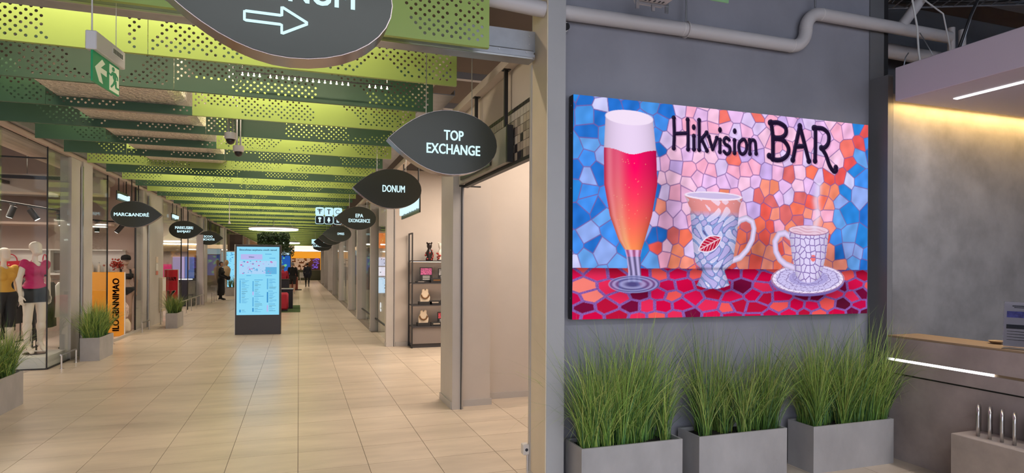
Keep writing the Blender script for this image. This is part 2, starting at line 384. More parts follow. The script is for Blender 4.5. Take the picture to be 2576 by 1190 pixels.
# right glazing
pane('window_10', MB().box(1.74, 1.752, 12.38, 15.0, 0.02, 3.34), MB().box(1.73, 1.765, 12.38, 15.0, 0.30, 0.325))
pane('window_11', MB().box(1.74, 1.752, 15.22, 18.36, 0.02, 3.34), MB().box(1.73, 1.765, 15.22, 18.36, 0.30, 0.325))
pane('window_12', MB().box(1.74, 1.752, 18.85, 21.95, 0.02, 3.34))
pane('window_13', MB().box(1.74, 1.752, 22.45, 27.5, 0.02, 3.34))
pane('window_14', MB().box(1.74, 1.752, 28.05, 32.1, 0.02, 3.34))
# ================================================================ CEILING LAMELLAS (perforated green panels)
def perf_mesh(L, H, seed, lip=True):
    rg = random.Random(seed); cw, rh, r = 0.060, 0.030, 0.0112; th = 0.004
    V = []; F = []
    def q(pts): n = len(V); V.extend(pts); F.append(tuple(range(n, n + len(pts))))
    ph = [(rg.uniform(0, 6.28), rg.uniform(3.2, 6.5), rg.uniform(-9, 9)) for _ in range(4)]
    def on(x, z):
        v = sum(math.sin(p + x * a + z * b) for p, a, b in ph)
        return v > -0.65 and rg.random() > 0.07
    nr = int(H / rh); z_top = nr * rh
    for j in range(nr):
        z0, z1 = j * rh, (j + 1) * rh; off = 0 if j % 2 else -cw / 2
        run = 0.0; i = 0
        while True:
            x0 = off + i * cw; x1 = x0 + cw; i += 1
            if x0 >= L: break
            hole = x0 >= 0.0 and x1 <= L and 0 < j < nr - 0 and on((x0 + x1) / 2, (z0 + z1) / 2)
            if not hole: continue
            if x0 > run + 1e-6:
                q([(run, 0, z0), (x0, 0, z0), (x0, 0, z1), (run, 0, z1)]); q([(run, th, z0), (run, th, z1), (x0, th, z1), (x0, th, z0)])
            xc, zc = (x0 + x1) / 2, (z0 + z1) / 2
            out = [(x1, zc), (x1, z1), (xc, z1), (x0, z1), (x0, zc), (x0, z0), (xc, z0), (x1, z0)]
            n = len(V)
            for y in (0, th):
                V.extend([(a, y, b) for a, b in out])
                V.extend([(xc + r * math.cos(t * PI / 4), y, zc + r * math.sin(t * PI / 4)) for t in range(8)])
            for t in range(8):
                u = (t + 1) % 8
                F.append((n + t, n + u, n + 8 + u, n + 8 + t)); F.append((n + 16 + t, n + 24 + t, n + 24 + u, n + 16 + u))
                F.append((n + 8 + t, n + 8 + u, n + 24 + u, n + 24 + t))
            run = x1
        if run < L - 1e-6:
            q([(run, 0, z0), (L, 0, z0), (L, 0, z1), (run, 0, z1)]); q([(run, th, z0), (run, th, z1), (L, th, z1), (L, th, z0)])
    # side edges, folded lips
    q([(0, 0, 0), (0, 0, z_top), (0, th, z_top), (0, th, 0)]); q([(L, 0, 0), (L, th, 0), (L, th, z_top), (L, 0, z_top)])
    q([(0, 0, 0), (0, 0.035, 0), (L, 0.035, 0), (L, 0, 0)]); q([(0, 0.035, 0), (0, 0.035, 0.012), (L, 0.035, 0.012), (L, 0.035, 0)])
    q([(0, 0, z_top), (L, 0, z_top), (L, 0.035, z_top), (0, 0.035, z_top)])
    me = bpy.data.meshes.new('panel'); me.from_pydata(V, [], F); me.materials.append(None); return me
BL, BJ, BR = -3.10, -1.06, 1.28
PM = {}
def panel(parent, x0, x1, z0, H, mat, var, y):
    key = (round(x1 - x0, 3), H, var)
    if key not in PM: PM[key] = perf_mesh(x1 - x0 - 0.004, H, 100 + len(PM) * 7 + var)
    o = bpy.data.objects.new('panel', PM[key]); COL.objects.link(o); o.parent = parent
    o.location = (x0 + 0.002 - parent.location[0], 0, z0 - parent.location[2])
    o.material_slots[0].link = 'OBJECT'; o.material_slots[0].material = mat
    return o
def ordn(n): return str(n) + ({1: 'st', 2: 'nd', 3: 'rd'}.get(n % 10, 'th') if n % 100 not in (11, 12, 13) else 'th')
for k in range(0, 57):
    y = beamY(k); z = 3.18; e = empty('ceiling_lamella', (-0.91, y, z)); lime = (k % 2 == 1) or k == 0
    if k == 0:
        z = 3.114; e.location = (-0.91, y, z)
        panel(e, -3.3, -1.06, z, 0.45, m_lime, 0, y); panel(e, -1.06, 1.215, z, 0.45, m_lime, 1, y)
    elif 3 <= k <= 6:
        lm = m_green
        panel(e, BL, -2.34, z, 0.42, m_green, 0, y); panel(e, -2.34, BJ, z, 0.09, m_green, k % 2, y)
        panel(e, BJ, BR, z, 0.42, m_lime if lime else m_green, k % 3, y)
    else:
        panel(e, BL, BJ, z, 0.42, m_lime if lime else m_green, k % 3, y); panel(e, BJ, BR, z, 0.42, m_lime if lime else m_green, (k + 1) % 3, y)
    tag(e, f"{'lime' if lime else 'dark'} green perforated metal ceiling lamella, {ordn(k + 1)} counted from the entrance hall", 'ceiling panel', 'perforated ceiling lamellas over the corridor')

# foil ducts above the lamellas
e = empty('ventilation_duct', (-1.7, 8.6, 3.31)); tag(e, 'wide foil-wrapped ventilation duct above the lamellas on the left', 'duct')
mb = MB(); sec = [(-2.30, 3.33), (-2.24, 3.275), (-1.20, 3.275), (-1.12, 3.33), (-1.10, 3.72), (-2.32, 3.72)]
mb.prism(sec, 4.9, lambda a, b, t: (a, 6.35 + t, b)).build('foil_jacket', m_foil, e)
for yy in (7.6, 8.6, 9.6, 10.6): MB().prism([(a * 1.0, b) for a, b in [(-2.325, 3.33), (-2.25, 3.268), (-1.19, 3.268), (-1.108, 3.33), (-1.09, 3.725), (-2.33, 3.725)]], 0.05, lambda a, b, t: (a, yy + t, b)).build('tape_band', m_alu, e)
e = empty('flexible_duct', (1.45, 8, 3.5)); tag(e, 'thin wrinkled foil pipe beside the right shop fronts', 'duct')
MB().tube([(1.30 + 0.02 * math.sin(i), 5.3 + i * 0.5, 3.62 + 0.03 * math.sin(i * 1.7)) for i in range(14)], 0.075, 12).build('foil_sleeve', m_foil, e, smooth=True)
for i in range(3): MB().box(1.29, 6.9, 5.6 + i * 1.4, 5.68 + i * 1.4, 3.82, 3.90).build('ceiling_joist', m_galv, e)
e = empty('cable_tray', (1.47, 9, 3.6)); tag(e, 'galvanised cable tray above the right shop fronts', 'cable tray')
MB().box(1.36, 1.62, 6.6, 14, 3.50, 3.51).box(1.36, 1.37, 6.6, 14, 3.51, 3.56).box(1.61, 1.62, 6.6, 14, 3.51, 3.56).build('trough', m_galv, e)

# lamp row between two lamellas and the smaller groups
def bulb_row(name, xs, y, z, label):
    e = empty(name, (sum(xs) / len(xs), y, z)); tag(e, label, 'lamp row')
    MB().box(xs[0] - 0.05, xs[-1] + 0.05, y - 0.006, y + 0.006, z + 0.02, z + 0.03).build('track', m_black, e)
    for x in (xs[0], xs[-1]): MB().cyl((x, y, z + 0.05), (x, y, 4.3), 0.004, n=6).build('drop_wire', m_alu, e)
    for x in xs:
        MB().lathe([(0.003, 0.022), (0.004, 0.006), (0.010, -0.004), (0.006, -0.007)], (x, y, z), 10).build('bulb', m_bulb, e)
bulb_row('lamp_track', [-0.48 + i * 0.047 for i in range(4)] + [-0.25 + i * 0.052 for i in range(14)] + [0.62 + i * 0.055 for i in range(4)], 5.9, 3.31, 'long row of small warm spot bulbs behind the second lamella')
bulb_row('lamp_track', [-1.90 + i * 0.06 for i in range(4)], 9.55, 3.30, 'group of four small bulbs near the foil duct')

# ================================================================ LEAF SIGNS
def leaf_outline(W, H, flip, n=9):
    t, a, b, c = (-.5, 0), (.06, .5), (.5, -.01), (.06, -.5)
    pts = bez(t, (-.36, .24), (-.17, .5), a, n) + bez(a, (.30, .5), (.5, .29), b, n) + bez(b, (.5, -.29), (.30, -.5), c, n) + bez(c, (-.17, -.5), (-.36, -.24), t, n)
    return [((-x if flip else x) * W, z * H) for x, z in pts]
def leaf_sign(x, y, z, lines, label, flip=False, W=0.925, H=0.54, T=0.13, ztop=4.3, tw=None, ch=0.082, tx=None, arrow=False, rods=False, tz=0.0):
    e = empty('leaf_sign', (x, y, z - H / 2)); tag(e, label, 'hanging sign', 'leaf-shaped hanging shop signs')
    o = leaf_outline(W, H, flip); oi = leaf_outline(W * 0.992, H * 0.985, flip)
    MB().prism(o, T, lambda a, b, t: (x + a, y - T / 2 + t, z + b)).build('rim', m_rim, e, smooth='edge')
    MB().prism(oi, 0.004, lambda a, b, t: (x + a, y - T / 2 - 0.004 + t, z + b)).build('front_face', m_sign, e)
    MB().prism(oi, 0.004, lambda a, b, t: (x + a, y + T / 2 + t, z + b)).build('back_face', m_sign, e)
    tx = (0.08 if not flip else -0.06) if tx is None else tx
    n = len(lines)
    for i, s in enumerate(lines):
        mb = MB(); zz = z + tz + ((n - 1) / 2 - i) * ch * 1.42
        add_text(mb, s, (x + tx, y - T / 2 - 0.008, zz), width=tw[i] if tw else None, height=ch, bold=0.008)
        mb.build('lettering', m_letter, e)
    if arrow:
        ax, az, r = x + 0.008, z - 0.125, 0.0055
        P = [(-.118, .018), (.018, .018), (.018, .052), (.118, -.001), (.018, -.054), (.018, -.018), (-.118, -.018)]
        pts = []
        for i in range(len(P)):
            p0, p1 = P[i], P[(i + 1) % len(P)]
            for t in (0.04, 0.35, 0.65, 0.96): pts.append((ax + p0[0] + (p1[0] - p0[0]) * t, y - T / 2 - 0.008, az + p0[1] + (p1[1] - p0[1]) * t))
        MB().tube(pts, r, 6, closed=True).build('arrow', m_letter, e)
    for dx in ((-0.14, 0.255) if not flip else (-0.10, 0.02)):
        r = 0.004 if not rods else 0.011
        MB().cyl((x + dx, y, z + H * 0.40), (x + dx, y, ztop), r, n=8).build('suspension_cord' if not rods else 'hanger_rod', m_alu if not rods else m_black, e)
    return e
leaf_sign(-0.095, 2.665, 2.735, ['DONUM'], 'large leaf-shaped sign with an arrow, cut by the top of the picture', tw=[0.44], ch=0.092, tx=0.085, arrow=True, ztop=4.99, tz=0.002)
leaf_sign(1.138, 5.07, 2.66, ['TOP', 'EXCHANGE'], 'leaf sign reading TOP EXCHANGE beside the big pillar', tw=[0.165, 0.455])
leaf_sign(1.135, 8.48, 2.66, ['DONUM'], 'leaf sign reading DONUM, second along the right side', tw=[0.30], ch=0.092)
leaf_sign(1.235, 14.6, 2.68, ['EPA', 'EXONGRNCE'], 'leaf sign reading EPA, third along the right side', tw=[0.17, 0.48])
leaf_sign(1.19, 21.2, 2.61, ['OMRES'], 'leaf sign reading OMRES, fourth along the right side', tw=[0.22], ch=0.075, tx=0.12)
leaf_sign(1.17, 25.2, 2.62, ['OMA'], 'leaf sign fifth along the right side, mostly covered', tw=[0.12], ch=0.07)
leaf_sign(1.10, 30.0, 2.62, ['EKB'], 'small leaf sign sixth along the right side', tw=[0.2], ch=0.08)
leaf_sign(-3.14, 14.4, 2.615, ['MARC&ANDRÉ'], 'leaf sign reading MARC&ANDRÉ in front of the left shop', True, tw=[0.62], ch=0.085, rods=True, ztop=3.42, tx=-0.085)
leaf_sign(-3.16, 20.4, 2.60, ['MARKUSBRI', 'BAMJARY'], 'two-line leaf sign over the ramp rail on the left', True, tw=[0.47, 0.36], ch=0.085, rods=True, ztop=3.42, tx=-0.06)
leaf_sign(-3.27, 26.4, 2.58, ['SCOO', 'MICHOTIS'], 'farthest leaf sign on the left, behind its neighbour', True, tw=[0.30, 0.44], ch=0.08, rods=True, ztop=3.42, tx=-0.06)

# wayfinding box with six pictogram tiles
e = empty('wayfinding_sign', (0.80, 18, 2.70)); tag(e, 'wayfinding box of six pictogram tiles, cyan above black', 'sign')
m_cy = EM('cyan_light_panel', (0.62, 0.93, 1.0), 1.0); m_ink = M('sign_ink', (0.03, 0.035, 0.05), 0.4)
for c in range(3):
    for r in range(2):
        x0, z0 = 0.43 + c * 0.245, 2.735 + (1 - r) * 0.235
        ro = [(x0 + 0.115 + 0.108 * (abs(math.cos(t)) ** 0.35) * (1 if math.cos(t) > 0 else -1), z0 + 0.115 + 0.108 * (abs(math.sin(t)) ** 0.35) * (1 if math.sin(t) > 0 else -1)) for t in [i * PI / 16 for i in range(32)]]
        ro2 = [(x0 + 0.115 + (a - x0 - 0.115) * 1.09, z0 + 0.115 + (b - z0 - 0.115) * 1.09) for a, b in ro]
        t = MB().prism(ro2, 0.05, lambda a, b, d: (a, 18 + d, b)).build('tile_frame', m_cy, e)
        f = MB().prism(ro, 0.004, lambda a, b, d: (a, 17.995 + d, b)).build('tile_face', m_cy if r == 0 else m_ink, t)
        mb = MB(); X, Z = x0 + 0.115, z0 + 0.115; Y = 17.988
        if r == 0:
            if c == 0: mb.box(X - .012, X + .012, Y, Y + .005, Z - .07, Z + .06).box(X - .07, X + .07, Y, Y + .005, Z + .045, Z + .068).box(X - .05, X + .05, Y, Y + .005, Z + .005, Z + .022)
            if c == 1: mb.box(X - .012, X + .012, Y, Y + .005, Z - .075, Z + .05).box(X - .05, X + .05, Y, Y + .005, Z + .045, Z + .065)
            if c == 2: mb.tube([(X + .055 * math.cos(a), Y, Z + .055 * math.sin(a)) for a in [0.7 + i * 0.3 for i in range(17)]], 0.008, 6)
        else:
            if c == 0: mb.lathe([(.001, -.075), (.018, -.07), (.018, .01), (.04, .03), (.042, .06), (.001, .075)], (X, Y, Z), 10)
            if c == 1: mb.lathe([(.001, .075), (.026, .065), (.026, .04), (.012, .03), (.04, .01), (.035, -.03), (.016, -.035), (.016, -.075)], (X, Y, Z), 10)
            if c == 2: mb.box(X - .035, X + .035, Y, Y + .006, Z - .065, Z - .04).box(X - .035, X - .01, Y, Y + .006, Z - .06, Z + .06).box(X - .035, X + .035, Y, Y + .006, Z - .005, Z + .015).box(X + .012, X + .035, Y, Y + .006, Z - .05, Z + .01)
        mb.build('pictogram', m_ink if r == 0 else m_letter, t)
for dx in (0.55, 1.05): MB().cyl((dx, 18.02, 3.19), (dx, 18.02, 4.3), 0.004, n=6).build('suspension_cord', m_alu, e)
e = empty('box_sign', (1.0, 33.5, 2.2)); tag(e, 'far hanging box sign with cyan top half and bold lettering', 'sign')
MB().box(0.62, 1.45, 33.5, 33.6, 2.62, 2.86).build('light_panel', m_cy, e)
MB().prism([(0.62, 2.62), (1.62, 2.62), (1.60, 2.42), (1.45, 2.30), (1.0, 2.24), (0.72, 2.36)], 0.1, lambda a, b, t: (a, 33.5 + t, b)).build('lower_body', m_sign, e)
mb = MB(); add_text(mb, 'CUKCOTHER', (1.06, 33.49, 2.52), width=0.78, height=0.12, bold=0.02); mb.build('lettering', m_letter, e)
for dx in (0.8, 1.3): MB().cyl((dx, 33.55, 2.86), (dx, 33.55, 4.3), 0.005, n=6).build('suspension_cord', m_alu, e)

# lit shop names along the fronts, read from inside the corridor
def name_letters(x, y0, y1, z, h, s, right, label, plate=True):
    e = empty('lit_shop_name', (x, (y0 + y1) / 2, z - h / 2)); tag(e, label, 'lit letters'); d = -1 if right else 1
    mb = MB(); add_text(mb, s, (x + d * 0.03, (y0 + y1) / 2, z), width=y1 - y0, height=h, X=(0, d, 0), Y=(0, 0, 1), depth=0.02, bold=0.02); mb.build('lettering', m_letter, e)
    MB().box(x - 0.012, x + 0.006, y0 - 0.05, y1 + 0.05, z - h * 0.9, z + h * 0.9).build('backing_board', m_sign, e)
    if plate:
        for y in (y0 + 0.1, y1 - 0.1): MB().cyl((x, y, z + h * 0.9), (x, y, 3.4), 0.012, n=6).build('hanger_rod', m_black, e)
name_letters(1.683, 5.5, 6.5, 2.68, 0.13, 'TOP EXCHANGE', True, 'lit letters on the grey board behind the TOP EXCHANGE leaf', False)
name_letters(1.70, 9.1, 10.7, 2.55, 0.16, 'DONUM', True, 'lit shop name seen edge-on below the DONUM leaf')
name_letters(1.70, 25.2, 27.0, 2.98, 0.22, 'OMRES', True, 'far lit shop name seen edge-on behind the OMRES leaf')
name_letters(-3.58, 14.75, 15.55, 3.03, 0.11, 'MARC&ANDRÉ', False, 'lit shop name above the MARC&ANDRÉ leaf')
name_letters(-3.58, 20.55, 21.4, 3.00, 0.12, 'BAMJARY', False, 'lit shop name above the two-line leaf sign')
name_letters(-3.58, 27.4, 28.6, 2.80, 0.16, 'MICHOTIS', False, 'lit shop name behind the farthest left leaf sign')

# ================================================================ EXIT SIGN (corridor)
ang = math.radians(-8.0)
e = empty('exit_sign', (-1.022, 3.80, 2.473), ang); Zq = lambda b: 0.14 + (b - 0.065) * 0.6875; tag(e, 'green running-man exit sign under a white lamp housing on wires', 'exit sign')
mb = MB().box(-0.055, 0.0, 0.0, 0.36, 0.305, 0.405, 0.004).build('lamp_housing', m_whitepl, e, local=True)
lab = MB().box(0.0005, 0.002, 0.19, 0.335, 0.345, 0.385).build('rating_label', m_white, mb, local=True)
t = MB()
for i in range(9): t.box(0.002, 0.003, 0.20 + i * 0.014, 0.208 + i * 0.014, 0.352, 0.378)
t.build('label_print', m_ink, lab, local=True)
pl = MB().box(-0.032, -0.022, 0.012, 0.335, 0.14, 0.305).build('sign_plate', m_exitg, e, local=True)
fn = lambda a, b, t: (-0.0215 + t, a, Zq(b))
MB().prism([(0.035, 0.185), (0.115, 0.275), (0.15, 0.255), (0.10, 0.205), (0.17, 0.205), (0.17, 0.160), (0.095, 0.165), (0.125, 0.085), (0.085, 0.09)], 0.002, fn).build('arrow', m_exitw, pl, local=True)
MB().prism([(0.205, 0.075), (0.205, 0.285), (0.325, 0.285), (0.325, 0.075)], 0.002, fn).build('doorway', m_exitw, pl, local=True)
fn2 = lambda a, b, t: (-0.0193 + t, a, Zq(b)); mb = MB()
mb.prism([(0.25 + 0.016 * math.cos(i * PI / 6), 0.258 + 0.018 * math.sin(i * PI / 6)) for i in range(12)], 0.0015, fn2)
for poly in ([(0.238, 0.235), (0.285, 0.238), (0.29, 0.18), (0.262, 0.165), (0.245, 0.185)], [(0.236, 0.234), (0.215, 0.205), (0.195, 0.212), (0.195, 0.200), (0.222, 0.19), (0.25, 0.215)],
             [(0.28, 0.236), (0.308, 0.215), (0.312, 0.185), (0.301, 0.185), (0.297, 0.208), (0.275, 0.215)], [(0.262, 0.175), (0.245, 0.14), (0.215, 0.105), (0.228, 0.097), (0.262, 0.135), (0.28, 0.17)],
             [(0.265, 0.175), (0.29, 0.17), (0.293, 0.125), (0.325, 0.125), (0.325, 0.108), (0.278, 0.108)]): mb.prism(poly, 0.0015, fn2)
mb.build('running_figure', m_exitg, pl, local=True)
MB().cyl((-0.03, 0.02, 0.405), (-0.03, 0.02, 2.52), 0.004, n=6).build('suspension_wire', m_whitepl, e, local=True)
MB().cyl((-0.03, 0.31, 0.405), (-0.03, 0.31, 2.52), 0.002, n=6).build('suspension_wire', m_whitepl, e, local=True)

# ceiling dome cameras in the corridor
def dome(x, y, z, label, r=0.062):
    e = empty('dome_camera', (x, y, z)); tag(e, label, 'camera')
    MB().lathe([(0.02, 0.09), (r * 0.95, 0.085), (r, 0.07), (r, 0.03), (r * 0.9, 0.012)], (x, y, z), 24).build('housing', m_whitepl, e, smooth='edge')
    MB().lathe([(r * 0.78, 0.014), (r * 0.74, -0.010), (r * 0.55, -0.032), (r * 0.25, -0.044), (0.002, -0.046)], (x, y, z), 24).build('dome', M('smoked_dome', (0.03, 0.022, 0.02), 0.08), e, smooth=True)
    MB().cyl((x - 0.018, y, z + 0.09), (x - 0.018, y, 4.25), 0.014, n=10).cyl((x + 0.022, y, z + 0.09), (x + 0.022, y, 4.3), 0.011, n=10).build('drop_pole', m_alu, e)
dome(-0.725, 7.45, 3.0, 'nearer ceiling dome camera on a twin pole')
dome(-0.695, 8.05, 2.965, 'ceiling dome camera peeking out below its nearer neighbour')
# sprinkler drop
e = empty('sprinkler_drop', (-1.55, 17, 2.6)); tag(e, 'thin white drop pipe ending in a sprinkler head', 'sprinkler')
MB().cyl((-1.62, 16.5, 2.62), (-1.62, 16.5, 4.3), 0.008, n=8).build('drop_pipe', m_white, e); MB().lathe([(0.012, 0.06), (0.022, 0.03), (0.03, 0.0), (0.03, -0.012)], (-1.62, 16.5, 2.6), 12).build('head', m_white, e)

# ================================================================ LED SCREEN
SW, SH = 2.825, 1.628
def lin(c): c = np.asarray(c, float) / 255.0; return np.where(c <= 0.04045, c / 12.92, ((c + 0.055) / 1.055) ** 2.4)
def paint(nx, ny):
    xs = np.arange(nx) / (nx - 1) * SW; ys = np.arange(ny) / (ny - 1) * SH
    X, Y = np.meshgrid(xs, ys); img = np.zeros((ny, nx, 3)); rg = np.random.default_rng(11)
    def vor(px, py, sx=1.0, sy=1.0):
        d1 = np.full(X.shape, 9.0); d2 = np.full(X.shape, 9.0); idx = np.zeros(X.shape, int); i1 = np.zeros(X.shape, int)
        p1x = np.zeros(X.shape); p1y = np.zeros(X.shape); p2x = np.zeros(X.shape); p2y = np.zeros(X.shape)
        for i in range(len(px)):
            a0 = max(0, int((px[i] - 0.36) / SW * nx)); a1 = min(nx, int((px[i] + 0.36) / SW * nx) + 1)
            b0 = max(0, int((py[i] - 0.30) / SH * ny)); b1 = min(ny, int((py[i] + 0.30) / SH * ny) + 1)
            if a1 <= a0 or b1 <= b0: continue
            S = (slice(b0, b1), slice(a0, a1)); d = np.hypot((X[S] - px[i]) * sx, (Y[S] - py[i]) * sy)
            n1 = d < d1[S]; n2 = (~n1) & (d < d2[S])
            d2[S] = np.where(n1, d1[S], np.where(n2, d, d2[S])); p2x[S] = np.where(n1, p1x[S], np.where(n2, px[i] * sx, p2x[S])); p2y[S] = np.where(n1, p1y[S], np.where(n2, py[i] * sy, p2y[S]))
            d1[S] = np.where(n1, d, d1[S]); p1x[S] = np.where(n1, px[i] * sx, p1x[S]); p1y[S] = np.where(n1, py[i] * sy, p1y[S]); idx[S] = np.where(n1, i, idx[S])
        edge = (d2 ** 2 - d1 ** 2) / (2 * np.hypot(p1x - p2x, p1y - p2y) + 1e-6)
        return idx, edge
    # wall mosaic
    px = []; py = []; st = 0.108
    for j in range(-1, 19):
        for i in range(-1, 31):
            px.append((i + 0.25 * (j % 2) + rg.uniform(-.40, .40)) * st); py.append((j + rg.uniform(-.36, .36)) * st * 0.98)
    keep = [not (((x < 0.62) or (x > 2.5)) and rg.random() < 0.30) for x in px]; px = np.array(px)[keep]; py = np.array(py)[keep]; idx, ed = vor(px, py)
    cols = []
    for x, y in zip(px, py):
        bl = (x < 0.72 + 0.06 * math.sin(y * 5) + rg.uniform(-.07, .07)) or (x > 2.58 - 0.12 * math.sin(y * 2.6 - 0.4) + rg.uniform(-.1, .1))
        if x > 2.4 and y < 0.5 and rg.random() < 0.5: bl = True
        if bl:
            c = [(45, 135, 222), (75, 150, 232), (105, 165, 238), (40, 115, 210), (145, 172, 240), (70, 145, 240)][rg.integers(6)]
            if rg.random() < 0.05: c = (205, 205, 250)
            if x > 2.3 and rg.random() < 0.10: c = (235, 90, 90)
        else:
            t = np.clip((1.12 - y) / 0.55 + rg.uniform(-.28, .28) + 0.25 * (x > 1.6) * (y < 1.2) - 0.30 * (x < 1.15), 0, 1)
            lt = [(245, 185, 225), (235, 190, 240), (250, 175, 205), (250, 200, 230), (225, 200, 245)][rg.integers(5)]
            og = [(250, 120, 95), (245, 140, 110), (240, 95, 85), (250, 150, 130), (225, 110, 110)][rg.integers(5)]
            c = og if rg.random() < t * 0.92 else lt
            if y > 1.1 and rg.random() < 0.05: c = (245, 120, 110)
            if rg.random() < 0.05: c = (205, 175, 235)
        cols.append(lin(c))
    cols = np.array(cols); img[:] = cols[idx]
    n = sum(np.sin(X * a + Y * b + c) for a, b, c in rg.uniform(-70, 70, (9, 3))) / 3.0
    img *= (1 + 0.09 * n)[..., None]
    g = 0.8 * np.clip((0.0058 - ed) / 0.0035, 0, 1)[..., None]; img = img * (1 - g) + lin((122, 90, 155)) * g
    def mixm(mask, col):
        nonlocal img
        m = np.clip(mask, 0, 1)[..., None]; img = img * (1 - m) + (np.asarray(col) if np.ndim(col) == 1 else col) * m
    def shade(cx, cy, rx, ry, k):
        nonlocal img
        d = ((X - cx) / rx) ** 2 + ((Y - cy) / ry) ** 2; img *= (1 - k * np.exp(-d))[..., None]
    shade(0.80, 0.75, 0.12, 0.55, 0.45); shade(1.62, 0.50, 0.30, 0.22, 0.45); shade(2.46, 0.45, 0.22, 0.16, 0.45)
    # table: large red pebbles in violet grout
    T = 0.375; px = []; py = []
    for j in range(-1, 6):
        for i in range(-1, 19):
            px.append((i + 0.5 * (j % 2) + rg.uniform(-.3, .3)) * 0.175); py.append((j + rg.uniform(-.25, .25)) * 0.082)
    px = np.array(px); py = np.array(py); idx, ed = vor(px, py, 1.0, 1.8)
    pal = [(225, 20, 80), (235, 45, 90), (200, 15, 75), (95, 20, 50), (245, 90, 90), (215, 10, 70), (120, 15, 60), (250, 130, 120), (190, 20, 60)]
    cols = np.array([lin(pal[rg.integers(len(pal))]) for _ in px]); tc = cols[idx]
    g = np.clip((0.016 - ed) / 0.004, 0, 1)[..., None]; spk = lin((135, 90, 165)) * (0.7 + 0.7 * RNG.random(X.shape))[..., None]
    tc = tc * (1 - g) + spk * g; m = (Y < T)[..., None]; img = np.where(m, tc, img)
    img *= (1 - 0.55 * np.exp(-((Y - T) / 0.05) ** 2) * (Y < T + 0.0))[..., None]
    shade(2.22, 0.20, 0.42, 0.11, 0.75); shade(1.30, 0.22, 0.25, 0.07, 0.5); shade(0.55, 0.20, 0.28, 0.06, 0.35)
    pxw = SW / nx
    def band(l, r): return lambda y: (np.interp(y, [p[1] for p in l], [p[0] for p in l]), np.interp(y, [p[1] for p in r], [p[0] for p in r]))
    def aa(d): return np.clip(0.5 + d / pxw, 0, 1)
    # beer glass
    L = [(0.427, 0.509), (0.373, 0.585), (0.300, 0.761), (0.252, 0.994), (0.248, 1.235), (0.260, 1.49)]; Rr = [(0.569, 0.509), (0.596, 0.585), (0.657, 0.770), (0.703, 1.010), (0.693, 1.25), (0.663, 1.49)]
    a, b = band(L, Rr)(Y); u = (X - a) / np.maximum(b - a, 1e-3)
    body = np.minimum(np.minimum(X - a, b - X), Y - 0.505 - 0.35 * (u - .5) ** 2 * 0.12)
    rim = 1 - ((X - 0.461) / 0.202) ** 2 - ((Y - 1.497) / 0.055) ** 2
    top = np.where(Y > 1.497, rim * 0.03, 1)
    beer = np.clip((Y - 0.5) / 0.75, 0, 1)
    bc = np.stack([0.78 - 0.12 * beer + 0 * u, 0.22 * (1 - beer) ** 2.4 + 0.006 + 0.16 * np.exp(-((u - 0.25) / 0.12) ** 2) * (1 - beer * 0.5), 0.075 + 0.02 * beer + 0.08 * np.exp(-((u - .25) / .12) ** 2)], -1)
    bc *= (0.55 + 0.75 * np.sin(np.clip(u, 0, 1) * PI) ** 0.6)[..., None]
    bc += (0.55 * np.exp(-((u - 0.58) / 0.10) ** 2) * beer)[..., None] * np.array([0.35, -0.02, 0.02])
    bc += (0.14 * np.exp(-((u - 0.10) / 0.06) ** 2))[..., None]
    foamline = 1.236 + 0.10 * (u - .5) ** 2 + 0.01 * np.sin(u * 9)
    fc = lin((236, 214, 246)) * (0.55 + 0.45 * np.sin(np.clip(u, 0.0, 1) * PI) ** 0.5)[..., None]
    gc = np.where((Y > foamline)[..., None], fc, bc); gc = np.clip(gc, 0.003, 1)
    mixm(np.minimum(aa(body), aa(top)), gc)
    mixm(aa(rim * 0.03) * 0.9, lin((246, 228, 250)))
    for _ in range(34):
        x = 0.46 + rg.uniform(-.15, .15); y = rg.uniform(0.6, 1.2); mixm(aa(0.003 - np.hypot(X - x, Y - y)) * 0.55, lin((250, 190, 150)))
    sl, sr = band([(0.455, 0.27), (0.458, 0.35), (0.441, 0.47), (0.427, 0.512)], [(0.575, 0.27), (0.564, 0.35), (0.560, 0.47), (0.571, 0.512)])(Y); u = (X - sl) / np.maximum(sr - sl, 1e-3)
    gl = 0.55 * np.sin(u * 8 + 4 * Y) ** 2; sc = np.stack([0.10 + gl * 0.8 + 0.25 * (Y > 0.46), 0.08 + gl * 0.7, 0.20 + gl * 1.1], -1)
    mixm(aa(np.minimum(np.minimum(X - sl, sr - X), np.minimum(Y - 0.27, 0.512 - Y))), np.clip(sc, 0, 1))
    r2 = ((X - 0.511) / 0.218) ** 2 + ((Y - 0.255) / 0.066) ** 2
    gl = np.sin(r2 * 9 + 6 * X) ** 2; bs = np.stack([0.07 + 0.28 * gl, 0.08 + 0.28 * gl, 0.26 + 0.42 * gl], -1)
    mixm(aa((1 - r2) * 0.04) * 0.85 * (Y < 0.325), bs)
    # tall floral cup
    L = [(1.059, 0.246), (1.096, 0.307), (1.117, 0.366), (1.06, 0.405), (1.045, 0.43), (1.021, 0.601), (0.994, 0.847), (0.945, 0.94)]; Rr = [(1.374, 0.246), (1.343, 0.307), (1.320, 0.366), (1.385, 0.405), (1.400, 0.43), (1.433, 0.605), (1.462, 0.855), (1.490, 0.94)]
    a, b = band(L, Rr)(Y); u = (X - a) / np.maximum(b - a, 1e-3)
    def stroke(P, r, prof=None):
        dm = np.full(X.shape, 9.0)
        for (x0, y0), (x1, y1) in zip(P[:-1], P[1:]):
            t = np.clip(((X - x0) * (x1 - x0) + (Y - y0) * (y1 - y0)) / ((x1 - x0) ** 2 + (y1 - y0) ** 2 + 1e-9), 0, 1)
            dm = np.minimum(dm, np.hypot(X - x0 - t * (x1 - x0), Y - y0 - t * (y1 - y0)))
        return dm
